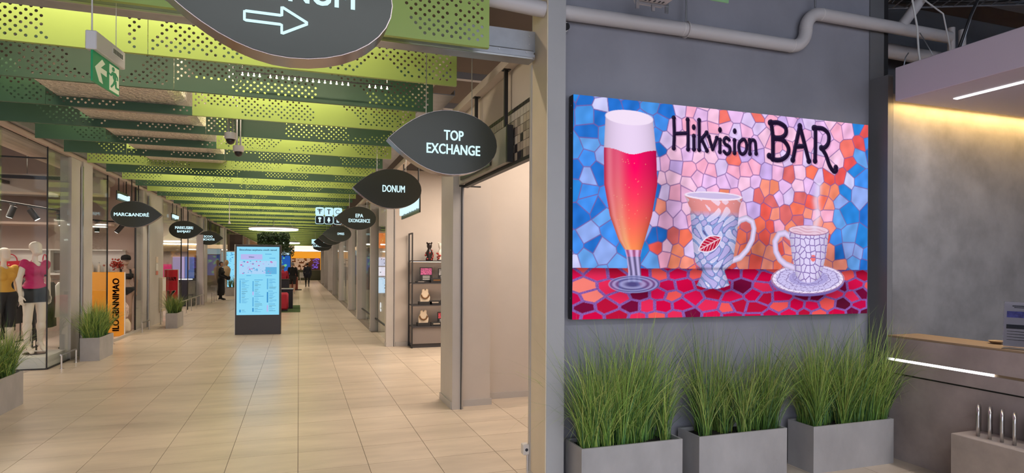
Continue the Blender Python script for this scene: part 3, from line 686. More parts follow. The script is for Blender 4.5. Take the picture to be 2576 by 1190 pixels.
    hd = stroke([(1.42, .715), (1.47, .765), (1.53, .782), (1.59, .755), (1.607, .70), (1.59, .61), (1.54, .53), (1.47, .465), (1.39, .44)], 0)
    mixm(aa(0.024 - hd), lin((228, 214, 248)) * (0.6 + 0.4 * np.clip((0.024 - hd) / 0.02, 0, 1))[..., None])
    fl_ = np.sin(X * 34 + 3 * np.sin(Y * 21)) * np.sin(Y * 31 + 3 * np.sin(X * 17))
    cc = np.where((fl_ > 0.35)[..., None], lin((205, 200, 240)), np.where((fl_ > -0.15)[..., None], lin((140, 160, 215)), lin((185, 175, 230))))
    ln = np.abs(np.sin(X * 34 + 3 * np.sin(Y * 21)) * np.sin(Y * 31 + 3 * np.sin(X * 17)) - 0.35) < 0.07
    cc = np.where(ln[..., None], lin((235, 225, 250)), cc); cc = np.where((np.abs(fl_ + 0.15) < 0.06)[..., None], lin((95, 90, 150)), cc)
    pinkz = np.clip((Y - 0.78) / 0.05, 0, 1)[..., None]; cc = cc * (1 - pinkz) + pinkz * np.where((fl_ > 0.1)[..., None], lin((240, 205, 225)), lin((235, 150, 150)))
    cc = cc * (0.60 + 0.45 * np.sin(np.clip(u, 0, 1) * PI) ** 0.6)[..., None]
    ft = (Y > 0.246 - 0.03 * np.sin(np.clip(u, 0, 1) * PI)) & (Y < 0.95)
    mixm(aa(np.minimum(X - a, b - X)) * ft, cc)
    img *= (1 - 0.45 * np.exp(-((Y - 0.375) / 0.012) ** 2) * ((X > 1.06) & (X < 1.38)))[..., None]
    re = 1 - ((X - 1.217) / 0.273) ** 2 - ((Y - 0.945) / 0.034) ** 2; mixm(aa(re * 0.03), lin((244, 228, 248)))
    mixm(aa((1 - ((X - 1.217) / 0.25) ** 2 - ((Y - 0.947) / 0.022) ** 2) * 0.03), lin((205, 190, 230)))
    th = 0.45; xx = (X - 1.185) * math.cos(th) + (Y - 0.57) * math.sin(th); yy = -(X - 1.185) * math.sin(th) + (Y - 0.57) * math.cos(th)
    leaf = 0.052 * (1 - (xx / 0.115) ** 2) - np.abs(yy); mixm(aa(leaf + 0.010), lin((240, 225, 245))); mixm(aa(leaf), lin((190, 25, 60)))
    mixm(((np.abs(yy) < 0.005) | (np.abs(np.mod(xx * 1.0 + np.abs(yy) * 1.2, 0.036) - 0.018) < 0.0035)) & (leaf > 0), lin((235, 190, 205)))
    # saucer and mug
    for (ry, dz, c) in ((0.122, -0.022, (120, 100, 170)), (0.122, 0.0, (236, 224, 250)), (0.108, 0.004, (205, 195, 240)), (0.066, 0.006, (175, 165, 220))):
        k = ry / 0.122; mixm(aa((1 - ((X - 2.172) / (0.388 * k)) ** 2 - ((Y - 0.297 - dz) / ry) ** 2) * 0.05), lin(c))
    rr = np.hypot((X - 2.172) / 0.388, (Y - 0.297) / 0.122); an = np.arctan2((Y - 0.297) / 0.122, (X - 2.172) / 0.388)
    crk = (np.abs(np.mod(an * 26 / (2 * PI) + 0.3 * np.sin(rr * 20), 1) - 0.5) < 0.05) & (rr < 0.97) & (rr > 0.4) | (np.abs(np.mod(rr * 4.2 + 0.1 * np.sin(an * 9), 1) - 0.5) < 0.05) & (rr < 0.95)
    mixm(crk * 0.75, lin((110, 85, 140))); mixm((np.abs(rr - 0.985) < 0.016) * 0.8, lin((150, 80, 120)))
    hd = stroke([(1.975, .64), (1.92, .672), (1.86, .662), (1.818, .60), (1.828, .52), (1.87, .455), (1.93, .415), (2.01, .39)], 0)
    mixm(aa(0.027 - hd), lin((225, 208, 246)) * (0.6 + 0.4 * np.clip((0.027 - hd) / 0.02, 0, 1))[..., None])
    L = [(2.07, 0.287), (2.036, 0.329), (1.993, 0.493), (1.957, 0.70)]; Rr = [(2.261, 0.287), (2.308, 0.329), (2.359, 0.497), (2.390, 0.70)]
    a, b = band(L, Rr)(Y); u = (X - a) / np.maximum(b - a, 1e-3)
    px = np.array([1.95 + i * 0.052 + rg.uniform(-.018, .018) for j in range(9) for i in range(10)]); py = np.array([0.27 + j * 0.056 + rg.uniform(-.015, .015) for j in range(9) for i in range(10)])
    _, ed = vor(px, py); mc = lin((222, 210, 246)) * (0.62 + 0.42 * np.sin(np.clip(u, 0, 1) * PI) ** 0.6)[..., None]
    mc = np.where((ed < 0.004)[..., None], lin((135, 110, 175)), mc)
    dd = np.hypot(X - 2.22, Y - 0.47); mc = np.where(((dd < 0.028) & (ed > 0.004))[..., None], lin((240, 120, 120)), mc)
    mixm(aa(np.minimum(np.minimum(X - a, b - X), np.minimum(Y - 0.285 + 0.02 * np.sin(np.clip(u, 0, 1) * PI), 0.70 - Y))), mc)
    re = 1 - ((X - 2.173) / 0.217) ** 2 - ((Y - 0.70) / 0.044) ** 2; mixm(aa(re * 0.03), lin((150, 95, 140)))
    mixm(aa((1 - ((X - 2.173) / 0.208) ** 2 - ((Y - 0.702) / 0.038) ** 2) * 0.03), lin((238, 205, 225)))
    mixm(((1 - ((X - 2.173) / 0.19) ** 2 - ((Y - 0.70) / 0.030) ** 2) > 0) * (0.5 + 0.5 * np.sin(Y * 260 + X * 25 + 2 * np.sin(X * 30))) * 0.6, lin((200, 140, 160)))
    hd = stroke([(2.236, .73), (2.262, .80), (2.262, .88), (2.246, .95), (2.27, 1.04), (2.275, 1.09)], 0); mixm(np.exp(-(hd / 0.035) ** 2) * 0.6 * (Y < 1.1), lin((235, 225, 250)))
    # lettering drawn as rounded dark-violet icing strokes
    ST = [[(0.846, 1.527), (0.851, 1.407), (0.847, 1.296)], [(0.971, 1.523), (0.975, 1.417), (0.976, 1.296)], [(0.851, 1.407), (0.972, 1.42)], [(1.028, 1.401), (1.03, 1.299)], [(1.076, 1.528), (1.078, 1.299)], [(1.087, 1.37), (1.146, 1.436)], [(1.098, 1.386), (1.15, 1.297)],
          [(1.166, 1.408), (1.203, 1.309), (1.242, 1.402)], [(1.273, 1.389), (1.272, 1.296)], [(1.36, 1.396), (1.331, 1.411), (1.31, 1.389), (1.321, 1.361), (1.363, 1.34), (1.367, 1.302), (1.339, 1.282), (1.311, 1.301)], [(1.411, 1.396), (1.412, 1.296)],
          [(1.491, 1.408), (1.46, 1.382), (1.453, 1.34), (1.468, 1.3), (1.497, 1.293), (1.525, 1.321), (1.529, 1.369), (1.514, 1.404), (1.491, 1.408)], [(1.558, 1.407), (1.562, 1.3)], [(1.561, 1.389), (1.587, 1.412), (1.613, 1.399), (1.62, 1.351), (1.624, 1.305)],
          [(1.772, 1.567), (1.791, 1.448), (1.792, 1.273)], [(1.764, 1.564), (1.847, 1.57), (1.916, 1.542), (1.924, 1.488), (1.878, 1.452), (1.802, 1.446)], [(1.802, 1.439), (1.894, 1.432), (1.951, 1.375), (1.94, 1.313), (1.879, 1.272), (1.804, 1.268), (1.755, 1.295)],
          [(2.07, 1.561), (2.032, 1.417), (1.998, 1.277)], [(2.07, 1.561), (2.118, 1.423), (2.167, 1.278)], [(2.033, 1.389), (2.122, 1.399)], [(2.236, 1.558), (2.237, 1.419), (2.234, 1.283)],
          [(2.22, 1.557), (2.316, 1.558), (2.377, 1.517), (2.378, 1.447), (2.342, 1.404), (2.301, 1.395)], [(2.301, 1.395), (2.35, 1.34), (2.391, 1.254), (2.437, 1.207), (2.465, 1.215), (2.461, 1.24)]]
    def smooth(P):
        if len(P) < 3: return P
        out = []
        for i in range(len(P) - 1):
            p0 = P[max(i - 1, 0)]; p1 = P[i]; p2 = P[i + 1]; p3 = P[min(i + 2, len(P) - 1)]
            for t in (0, .25, .5, .75):
                f = lambda a, b, c, d: 0.5 * (2 * b + (c - a) * t + (2 * a - 5 * b + 4 * c - d) * t * t + (3 * b - a - 3 * c + d) * t ** 3)
                out.append((f(p0[0], p1[0], p2[0], p3[0]), f(p0[1], p1[1], p2[1], p3[1])))
        return out + [P[-1]]
    dm = np.full(X.shape, 9.0)
    for i, P in enumerate(ST):
        w = 0.0155 if i < 14 else 0.0205
        dm = np.minimum(dm, stroke(smooth(P) if i != 7 else P, 0) - w)
        for q in (P[0], P[-1]):
            if i not in (2, 9, 11, 19): dm = np.minimum(dm, np.hypot(X - q[0], Y - q[1]) - w * 1.28)
    for (x, y) in ((1.027, 1.47), (1.272, 1.468), (1.413, 1.469)): dm = np.minimum(dm, np.hypot((X - x), (Y - y) * 0.8) - 0.019)
    sh = np.roll(np.roll(dm, 3, axis=1), -3, axis=0); mixm(np.clip(-sh / 0.008, 0, 1) * 0.5, lin((120, 80, 130)))
    mixm(aa(-dm), lin((32, 20, 46)))
    gy, gx = np.gradient(dm); hl = np.clip((-gx * 0.7 + gy * 0.6) * 60, 0, 1) * np.exp(-((dm + 0.010) / 0.0035) ** 2)
    mixm(hl * 0.55, lin((130, 120, 190)))
    return np.clip(img, 0.002, 1.0)
scr = empty('led_screen', (1.865 + SW / 2, 4.03, 1.247)); tag(scr, 'large wall-mounted screen showing a mosaic of beer glass and cups', 'screen')
X0, Z0 = 1.865, 1.247; SK = -0.0055
mb = MB(); mb.add([(X0 + a * SW, yy, Z0 + b * SH + (SK * a * SW if b == 0 else 0)) for yy in (4.032, 4.10) for b in (0, 1) for a in (0, 1)], [(0, 1, 3, 2), (4, 6, 7, 5), (0, 4, 5, 1), (2, 3, 7, 6), (0, 2, 6, 4), (1, 5, 7, 3)])
mb.build('cabinet', m_black, scr)
NX, NY = 720, 415
img = paint(NX + 1, NY + 1)
gx, gy = np.meshgrid(np.arange(NX + 1) / NX, np.arange(NY + 1) / NY)
vx = X0 + gx * SW; vz = Z0 + gy * SH + SK * gx * SW * (1 - gy)
V = np.stack([vx, np.full(vx.shape, 4.030), vz], -1).reshape(-1, 3) - np.array(WL(scr))
ii = (np.arange(NY)[:, None] * (NX + 1) + np.arange(NX)[None, :]).ravel()
Fq = np.stack([ii, ii + 1, ii + NX + 2, ii + NX + 1], -1)
me = bpy.data.meshes.new('display'); me.vertices.add(len(V)); me.vertices.foreach_set('co', V.ravel().astype(np.float32))
me.loops.add(Fq.size); me.loops.foreach_set('vertex_index', Fq.ravel().astype(np.int32))
me.polygons.add(len(Fq)); me.polygons.foreach_set('loop_start', (np.arange(len(Fq)) * 4).astype(np.int32)); me.update(calc_edges=True)
ca = me.color_attributes.new('Col', 'FLOAT_COLOR', 'POINT')
cc = np.concatenate([img.reshape(-1, 3), np.ones(((NX + 1) * (NY + 1), 1))], 1); ca.data.foreach_set('color', cc.ravel().astype(np.float32))
me.materials.append(ATTR('display_pixels', True, s=1.0)); o = bpy.data.objects.new('display', me); COL.objects.link(o); o.parent = scr
for z in (2.80, 2.60, 2.2, 1.75, 1.4): MB().cyl((1.862, 4.06, z), (1.866, 4.06, z), 0.005, n=6).build('screw', m_alu, scr)
# ================================================================ GRASS PLANTERS
def grass_mesh(x0, x1, y0, y1, zb, n, hmin, hmax, wid=0.0065, lean=0.5, seed=1, segs=6, tone=1.0, pull=(0, 0), ymax=99, xmax=99, xmin=-99):
    g = np.random.default_rng(seed)
    nt = max(6, n // 85); tx = g.uniform(x0, x1, nt); ty = g.uniform(y0, y1, nt); th = g.uniform(hmin, hmax, nt)
    ti = g.integers(0, nt, n)
    bx = np.clip(tx[ti] + g.normal(0, 0.016, n), x0, x1); by = np.clip(ty[ti] + g.normal(0, 0.016, n), y0, y1)
    h = th[ti] * (0.40 + 0.72 * g.random(n) ** 1.35)
    wild = g.random(n) < 0.16; h = np.where(wild, h * 1.25, h)
    az = g.uniform(0, 2 * PI, n); ln = np.abs(g.normal(0, lean, n)) + 0.05; ln = np.where(wild, ln + g.uniform(0.25, 0.75, n), ln)
    dx = np.cos(az) * ln + (bx - (x0 + x1) / 2) * 0.5 + pull[0]; dy = np.sin(az) * ln * 0.8 + pull[1]
    ln2 = np.hypot(dx, dy) + 1e-6; droop = g.uniform(0.0, 0.55, n) * np.minimum(ln2, 1.2) + np.where(wild, g.uniform(0.1, 0.6, n), 0)
    wa = g.uniform(0, PI, n); w = wid * g.uniform(0.6, 1.3, n)
    t = np.linspace(0, 1, segs + 1)[None, :]
    cx = bx[:, None] + dx[:, None] * h[:, None] * (0.35 * t + 0.65 * t ** 2.2) * 0.8
    cy = by[:, None] + dy[:, None] * h[:, None] * (0.35 * t + 0.65 * t ** 2.2) * 0.8
    cz = zb + h[:, None] * (t - droop[:, None] * t ** 3 * 0.8)
    cz = np.maximum(cz, 0.02); cy = np.minimum(cy, ymax - 0.012 * g.random(cy.shape)); cx = np.clip(cx, xmin, xmax)
    ww = w[:, None] * np.clip(1.02 - t ** 1.6, 0.04, 1)
    ox = np.cos(wa)[:, None] * ww / 2; oy = np.sin(wa)[:, None] * ww / 2
    P = np.stack([np.stack([cx - ox, cy - oy, cz], -1), np.stack([cx + ox, cy + oy, cz], -1)], 2)   # n,s,2,3
    S = segs + 1; base = (np.arange(n)[:, None] * S + np.arange(segs)[None, :]) * 2
    F = np.stack([base, base + 1, base + 3, base + 2], -1).reshape(-1, 4)
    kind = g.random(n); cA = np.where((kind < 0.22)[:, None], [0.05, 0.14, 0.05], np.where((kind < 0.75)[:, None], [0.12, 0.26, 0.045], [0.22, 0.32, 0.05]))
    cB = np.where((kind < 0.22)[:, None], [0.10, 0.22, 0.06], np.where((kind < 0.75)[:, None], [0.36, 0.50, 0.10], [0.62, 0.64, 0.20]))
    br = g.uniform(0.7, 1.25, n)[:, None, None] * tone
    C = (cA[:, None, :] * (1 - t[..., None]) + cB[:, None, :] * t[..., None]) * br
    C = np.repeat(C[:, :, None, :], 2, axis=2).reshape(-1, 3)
    return P.reshape(-1, 3), F, C
def planter(name, x0, x1, y0, y1, h, label, n, hmin, hmax, seed, lean=0.5, wid=0.0056, pull=(0, 0), tone=1.0, segs=6, ymax=99, xmax=99, xmin=-99):
    e = empty(name, ((x0 + x1) / 2, (y0 + y1) / 2, 0)); tag(e, label, 'planter', 'concrete planters with ornamental grass')
    t = 0.014; mb = MB(); mb.box(x0, x1, y0, y1, 0, h - 0.05)
    mb.box(x0, x0 + t, y0, y1, h - 0.05, h).box(x1 - t, x1, y0, y1, h - 0.05, h).box(x0 + t, x1 - t, y0, y0 + t, h - 0.05, h).box(x0 + t, x1 - t, y1 - t, y1, h - 0.05, h)
    mb.build('trough', m_planter, e)
    MB().box(x0 + t, x1 - t, y0 + t, y1 - t, h - 0.05, h - 0.03).build('soil', m_soil, e)
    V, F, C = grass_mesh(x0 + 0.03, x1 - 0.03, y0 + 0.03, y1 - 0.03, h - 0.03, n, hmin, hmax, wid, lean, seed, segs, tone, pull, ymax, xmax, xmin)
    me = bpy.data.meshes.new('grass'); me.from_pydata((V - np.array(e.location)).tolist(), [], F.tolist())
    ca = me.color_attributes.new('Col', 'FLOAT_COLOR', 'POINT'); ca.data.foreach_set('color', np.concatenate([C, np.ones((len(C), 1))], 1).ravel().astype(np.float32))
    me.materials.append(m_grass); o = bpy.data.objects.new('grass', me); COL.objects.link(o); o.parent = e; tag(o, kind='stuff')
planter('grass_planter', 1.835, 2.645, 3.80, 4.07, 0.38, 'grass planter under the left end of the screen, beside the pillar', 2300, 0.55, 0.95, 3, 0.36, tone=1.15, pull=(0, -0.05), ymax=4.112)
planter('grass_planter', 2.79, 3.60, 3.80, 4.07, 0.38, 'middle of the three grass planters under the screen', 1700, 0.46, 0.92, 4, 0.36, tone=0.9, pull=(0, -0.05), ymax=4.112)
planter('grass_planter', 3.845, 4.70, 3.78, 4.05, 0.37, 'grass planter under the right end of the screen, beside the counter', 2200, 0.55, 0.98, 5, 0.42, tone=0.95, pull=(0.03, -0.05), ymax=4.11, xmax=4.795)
planter('grass_planter', -3.32, -3.0, 7.3, 8.53, 0.385, 'grass planter cut by the left edge of the picture', 2600, 0.35, 0.68, 6, 0.45, wid=0.008)
planter('grass_planter', -3.40, -3.12, 11.85, 12.62, 0.382, 'grass planter at the foot of the first left column', 2400, 0.40, 0.66, 7, 0.45, wid=0.009, segs=5, xmin=-3.55)
planter('grass_planter', -3.10, -2.84, 17.06, 17.9, 0.375, 'grass planter beside the low ramp rail on the left', 1500, 0.35, 0.55, 8, 0.42, wid=0.010, segs=5, tone=0.7, xmin=-3.55)
planter('grass_planter', -3.35, -2.75, 32.4, 33.2, 0.42, 'small far grass planter left of the map totem', 700, 0.40, 0.75, 9, 0.4, wid=0.016, segs=4, tone=0.8)

# ================================================================ ENTRANCE HALL FITTINGS
# waste pipe with an S-bend
e = empty('waste_pipe', (3.6, 4.06, 3.43)); tag(e, 'grey plastic pipe with an S-bend running along the screen wall', 'pipe')
zl, zu, R0 = 3.478, 3.782, 0.152; r = 0.053
path = [(1.79, 4.06, zl - 0.01), (2.8, 4.06, zl), (3.70, 4.06, zl), (3.87, 4.06, zl)]
for i in range(1, 9): a = -PI / 2 + i * PI / 16; path.append((3.87 + R0 * math.cos(a), 4.06, zl + R0 + R0 * math.sin(a)))
for i in range(1, 9): a = PI - i * PI / 16; path.append((3.87 + 2 * R0 + R0 * math.cos(a), 4.06, zl + R0 + R0 * math.sin(a)))
path += [(4.5, 4.06, zu), (4.9, 4.06, zu), (5.72, 4.06, zu)]
MB().tube(path, r, 24).build('tube', m_pipe, e, smooth='edge')
MB().cyl((0.9, 4.065, zl + 0.03), (1.648, 4.065, zl - 0.01), 0.056, n=24).build('tube', m_pipe, e, smooth='edge')
for x, z in ((2.80, zl), (3.87, zl), (4.18, zu)): MB().cyl((x - 0.004, 4.06, z), (x + 0.004, 4.06, z), r + 0.0015, n=24).build('socket_ring', m_whitepl, e)
MB().cyl((4.022 , 4.06, zl + R0 - 0.003), (4.022, 4.06, zl + R0 + 0.003), r + 0.002, n=24).build('socket_ring', m_pipe, e)
MB().tube([(2.84 + 0.0, 4.06 + (r + 0.006) * math.cos(a), zl + (r + 0.006) * math.sin(a)) for a in [PI * 0.5 + i * 2 * PI / 20 for i in range(20)]], 0.006, 6, closed=True).build('pipe_clamp', m_pipe, e)
MB().cyl((2.835, 4.06, zl + r), (2.86, 4.06, 4.9), 0.007, n=8).build('hanger_rod', m_alu, e)
MB().cyl((4.12, 4.06, zu + r), (4.12, 4.06, 4.9), 0.008, n=8).build('hanger_rod', m_alu, e)
# branch pipes and ducts above the canopy
e = empty('branch_pipes', (5.7, 4.2, 3.3)); tag(e, 'thinner grey pipes meeting the waste pipe above the canopy', 'pipe')
MB().cyl((5.10, 4.06, 3.785), (5.75, 3.88, 4.7), 0.045, n=16).build('tube', m_pipe, e, smooth='edge')
MB().cyl((5.05, 4.38, 3.72), (7.5, 4.38, 3.70), 0.07, n=16).build('tube', m_pipe, e, smooth='edge')
for x in (5.95, 6.10): MB().cyl((x, 4.2, 3.35), (x, 4.2, 3.95), 0.032, n=12).build('stub', m_pipe, e, smooth='edge')
# cable trays of the hall ceiling
def tray(pts, w, label, name='cable_ladder'):
    e = empty(name, pts[0]); tag(e, label, 'cable tray')
    a = Vector(pts[0]); b = Vector(pts[1]); d = (b - a).normalized(); s = d.cross(Vector((0, 0, 1))).normalized() * (w / 2); n = int((b - a).length / 0.11)
    for k in (-1, 1):
        mb = MB(); mb.cyl(a + s * k, b + s * k, 0.011, n=6); mb.cyl(a + s * k + Vector((0, 0, 0.05)), b + s * k + Vector((0, 0, 0.05)), 0.008, n=6); mb.build('side_rail', m_galv, e)
    for i in range(n + 1):
        p = a + (b - a) * (i / n); MB().cyl(p - s, p + s, 0.006, n=5).build('rung', m_galv, e)
    for k in range(4):
        off = s * (-0.7 + 0.45 * k); MB().tube([a + off + (b - a) * (i / 10) + Vector((0, 0, 0.018 + 0.012 * math.sin(i * 1.3 + k))) for i in range(11)], 0.009, 6).build('cable', m_black if k % 2 else m_dark, e)
tray([(5.0, 4.35, 4.12), (7.6, 3.15, 4.12)], 0.32, 'long cable ladder in the ceiling above the canopy')
tray([(5.6, 3.0, 4.02), (8.0, 4.3, 4.02)], 0.26, 'cable ladder crossing below the long one')
e = empty('loose_cables', (5.2, 3.9, 3.3)); tag(e, 'white and black cables dangling above the canopy', 'cables')
for pts, m, rr in (([(5.03, 3.95, 4.6), (5.05, 3.93, 4.1), (5.10, 3.9, 3.75), (5.07, 3.86, 3.5), (5.09, 3.84, 3.3)], m_white, 0.008), ([(5.25, 3.95, 4.02), (5.42, 3.9, 3.9), (5.45, 3.86, 3.6), (5.43, 3.84, 3.4)], m_whitepl, 0.007),
                   ([(5.75, 3.7, 4.3), (5.55, 3.75, 3.85), (5.38, 3.8, 3.36)], m_black, 0.012), ([(5.80, 3.72, 4.3), (5.59, 3.77, 3.85), (5.42, 3.8, 3.36)], m_galv, 0.006), ([(4.9, 3.98, 3.95), (5.05, 4.0, 4.1), (5.2, 3.98, 4.12)], m_black, 0.006),
                   ([(4.93, 3.9, 3.32), (4.94, 3.88, 3.45), (5.0, 3.9, 3.5)], m_galv, 0.005), ([(5.2, 3.95, 3.72), (5.27, 3.9, 3.55), (5.3, 3.88, 3.45)], m_galv, 0.004)):
    MB().tube(pts, rr, 8).build('cable', m, e, smooth=True)
# perforated tray section and exit sign at the top of the screen wall
e = empty('perforated_tray', (2.5, 3.7, 3.52)); tag(e, 'slotted metal cable tray on brackets above the pipe', 'cable tray')
cs = lambda a, b, t: (a, 1.2 + t, b)
MB().prism([(2.27, 3.62), (2.30, 3.545), (2.52, 3.545), (2.56, 3.62), (2.555, 3.625), (2.517, 3.55), (2.303, 3.55), (2.275, 3.625)], 2.72, cs).build('trough', m_whitepl, e)
for j in range(18):
    yy = 1.35 + j * 0.145
    for x in (2.34, 2.37, 2.41, 2.45, 2.48): MB().box(x - 0.007, x + 0.007, yy, yy + 0.028, 3.5435, 3.5455).build('slot', m_black, e)
for x in (2.29, 2.42, 2.535): MB().box(x - 0.012, x + 0.012, 3.86, 3.875, 3.49, 3.60).build('bracket_leg', m_alu, e)
MB().box(2.28, 2.55, 3.855, 3.88, 3.535, 3.543).build('bracket_bar', m_alu, e)
e = empty('exit_sign', (2.5, 3.2, 3.3)); tag(e, 'green exit plate just dipping into the top of the picture', 'exit sign')
MB().box(2.30, 2.555, 3.2, 3.21, 3.30, 3.50, 0.004).build('plate', M('pale_green', (0.22, 0.42, 0.20), 0.4), e); MB().box(2.28, 2.575, 3.17, 3.24, 3.50, 3.56).build('lamp_housing', m_whitepl, e)
MB().cyl((2.42, 3.2, 3.56), (2.42, 3.2, 5.0), 0.004, n=6).build('suspension_wire', m_alu, e)
# wall camera beside the pillar
e = empty('wall_camera', (1.80, 4.09, 3.33)); tag(e, 'small white camera with black lens on the pillar edge', 'camera')
MB().cyl((1.797, 4.118, 3.375), (1.808, 4.06, 3.365), 0.034, 0.036, n=16).build('housing', m_white, e, smooth='edge'); MB().cyl((1.808, 4.06, 3.365), (1.818, 4.035, 3.36), 0.030, 0.024, n=16).build('lens', m_black, e)
MB().box(1.792, 1.84, 4.11, 4.12, 3.35, 3.40).build('bracket', m_white, e)
# socket on the pillar
e = empty('power_socket', (1.625, 4.31, 0.24)); tag(e, 'white surface-mounted socket box at the foot of the tan pillar', 'socket')
MB().box(1.592, 1.64, 4.29, 4.35, 0.215, 0.295, 0.005).build('box', m_whitepl, e); MB().cyl((1.617, 4.29, 0.255), (1.617, 4.288, 0.255), 0.012, n=12).build('outlet', m_ink, e); MB().box(1.628, 1.638, 4.31, 4.33, 0.0, 0.215).build('conduit', m_whitepl, e)
# canopy over the counter
e = empty('canopy', (6.8, 2.4, 3.03)); tag(e, 'lilac-grey box canopy above the reception counter', 'canopy')
MB().box(4.72, 9.4, 0.6, 3.80, 3.03, 3.31, 0.004).build('casing', m_lilac, e)
MB().box(5.085, 5.13, 0.8, 3.57, 3.024, 3.029).build('light_line', m_ledbar, e)
area('canopy_lamp', (5.108, 2.2, 3.02), 0.045, 2.7, 22, (1.0, 0.95, 0.95))
e = empty('cove_light', (6.5, 3.87, 3.05)); tag(e, 'warm light strip hidden behind the canopy edge', 'lamp')
MB().box(4.9, 9.3, 3.835, 3.875, 3.085, 3.10).build('profile', m_alu, e); MB().box(4.9, 9.3, 3.838, 3.872, 3.082, 3.085).build('strip', EM('warm_strip', (1.0, 0.66, 0.22), 4.0), e)
area('cove_lamp', (7.1, 3.845, 3.078), 4.4, 0.03, 36, (1.0, 0.62, 0.20), (math.radians(-8), 0, 0))
# counter
e = empty('reception_counter', (4.98, 2.2, 0)); tag(e, 'brown-grey concrete reception counter with a glowing line', 'counter')
MB().box(4.822, 5.15, 0.3, 3.925, 0, 0.72).build('lower_body', m_counter, e)
MB().box(4.805, 5.15, 0.3, 3.925, 0.735, 0.838).build('front_band', m_counter, e)
MB().box(4.805, 5.15, 0.3, 3.925, 0.858, 1.035).build('upper_front', m_counter, e)
MB().box(4.83, 5.15, 0.3, 3.925, 0.72, 0.735).build('groove', m_black, e)
MB().box(4.82, 5.15, 0.3, 3.075, 0.838, 0.858).build('inlay', m_wood, e)
MB().box(4.806, 5.15, 3.075, 3.915, 0.838, 0.858).build('light_line', m_ledbar, e)
MB().box(4.805, 5.16, 0.3, 3.925, 1.035, 1.052, 0.002).build('top', m_wood, e)
# concrete block with steel hoops
e = empty('hoop_rack', (4.65, 2.2, 0)); tag(e, 'low concrete block carrying a row of steel hoops', 'rack')
MB().box(4.505, 4.80, 0.9, 3.17, 0, 0.428, 0.004).build('block', M('block_concrete', (0.40, 0.345, 0.30), 0.6, var=0.15, vs=4), e)
for i in range(8):
    y = 3.05 - i * 0.079; P = []
    for q in ((0, 0), (0, 0.08), (0.002, 0.15)): P.append((4.612 + q[0], y + q[0] * 0.6, 0.42 + q[1]))
    for a in [PI - j * PI / 8 for j in range(9)]: P.append((4.69 + 0.076 * math.cos(a), y + (0.078 + 0.076 * math.cos(a)) * 0.6, 0.585 + 0.05 * math.sin(a)))
    P += [(4.768, y + 0.094, 0.5), (4.77, y + 0.095, 0.42)]
    MB().tube(P, 0.0115, 10).build('hoop', m_steel, e, smooth=True)
# acrylic menu stand
e = empty('menu_stand', (4.88, 2.93, 1.052), math.radians(20)); tag(e, 'clear acrylic stand holding a printed menu on the counter', 'menu')
A = lambda u, v, t: (v * 0.16 + t - 0.03, u, v + 0.012)
mb = MB(); mb.prism([(-0.16, 0.0), (0.11, 0.0), (0.11, 0.33), (-0.16, 0.33)], 0.004, A); mb.box(-0.04, 0.10, -0.16, 0.11, 0, 0.005); mb.build('holder', acrylic, e, local=True)
pg = MB().prism([(-0.155, 0.01), (0.105, 0.01), (0.105, 0.325), (-0.155, 0.325)], 0.0015, lambda u, v, t: A(u, v, 0.004 + t)).build('printed_sheet', M('paper', (0.90, 0.85, 0.93), 0.6), e, local=True)
P_ = lambda u, v, t: A(u, v, 0.0035 - t)
mb = MB(); mb.prism([(-0.14, 0.215), (0.09, 0.215), (0.09, 0.26), (-0.14, 0.26)], 0.0008, P_); mb.build('picture_strip', M('violet_blue_print', (0.16, 0.16, 0.55), 0.5, var=0.6, vs=20), pg, local=True)
mb = MB(); mb.prism([(-0.14, 0.135), (0.09, 0.135), (0.09, 0.165), (-0.14, 0.165)], 0.0008, P_)
for i in range(4): mb.prism([(-0.10, 0.112 - i * 0.02), (0.085, 0.115 - i * 0.02), (0.085, 0.118 - i * 0.02), (-0.10, 0.118 - i * 0.02)], 0.0008, P_)
mb.prism([(-0.02, 0.295), (0.06, 0.295), (0.06, 0.301), (-0.02, 0.301)], 0.0008, P_); mb.prism([(-0.02, 0.285), (0.05, 0.285), (0.05, 0.290), (-0.02, 0.290)], 0.0008, P_)
mb.build('print', m_ink, pg, local=True)
e = empty('bowl', (5.09, 3.22, 1.052)); tag(e, 'small warm-toned dish behind the menu stand', 'bowl')
MB().lathe([(0.03, 0.0), (0.05, 0.006), (0.065, 0.022), (0.06, 0.022), (0.045, 0.010)], (5.09, 3.22, 1.052), 20).build('dish', m_wood, e, smooth='edge')

# ================================================================ MAP TOTEM
KW, KH = 0.975, 2.05; e = empty('map_totem', (-0.87, 15.14, 0), math.radians(-7)); tag(e, 'anthracite freestanding map totem with a bright cyan display', 'display')
MB().box(-KW / 2, KW / 2, -0.06, 0.06, 0.0, KH, 0.006).build('casing', m_kiosk, e, local=True)
MB().box(-KW / 2 - 0.02, -KW / 2, -0.04, 0.05, 0, KH).build('side_trim', m_white, e, local=True)
dp = MB().box(-0.455, 0.455, -0.066, -0.059, 0.45, 2.0).build('display', EM('cyan_display', (0.27, 0.70, 0.93), 1.0), e, local=True)
mk = lambda n, c: EM('map_' + n, c, 1.0)
cols = {'blue': mk('blue', (0.05, 0.28, 0.60)), 'mid': mk('mid', (0.13, 0.45, 0.75)), 'pink': mk('pink', (0.60, 0.12, 0.42)), 'lilac': mk('lilac', (0.48, 0.48, 0.85)), 'ink': mk('ink', (0.02, 0.06, 0.12)), 'pale': mk('pale', (0.42, 0.66, 0.93))}
LAY = {c: MB() for c in cols}
def rect(c, x0, x1, z0, z1, y=-0.0675): LAY[c].box(x0, x1, y, y + 0.001, z0, z1)
rect('lilac', -0.37, 0.09, 1.71, 1.83); rect('pale', -0.40, 0.40, 1.38, 1.68, -0.0668); rect('mid', 0.16, 0.40, 1.38, 1.54)
g = random.Random(4)
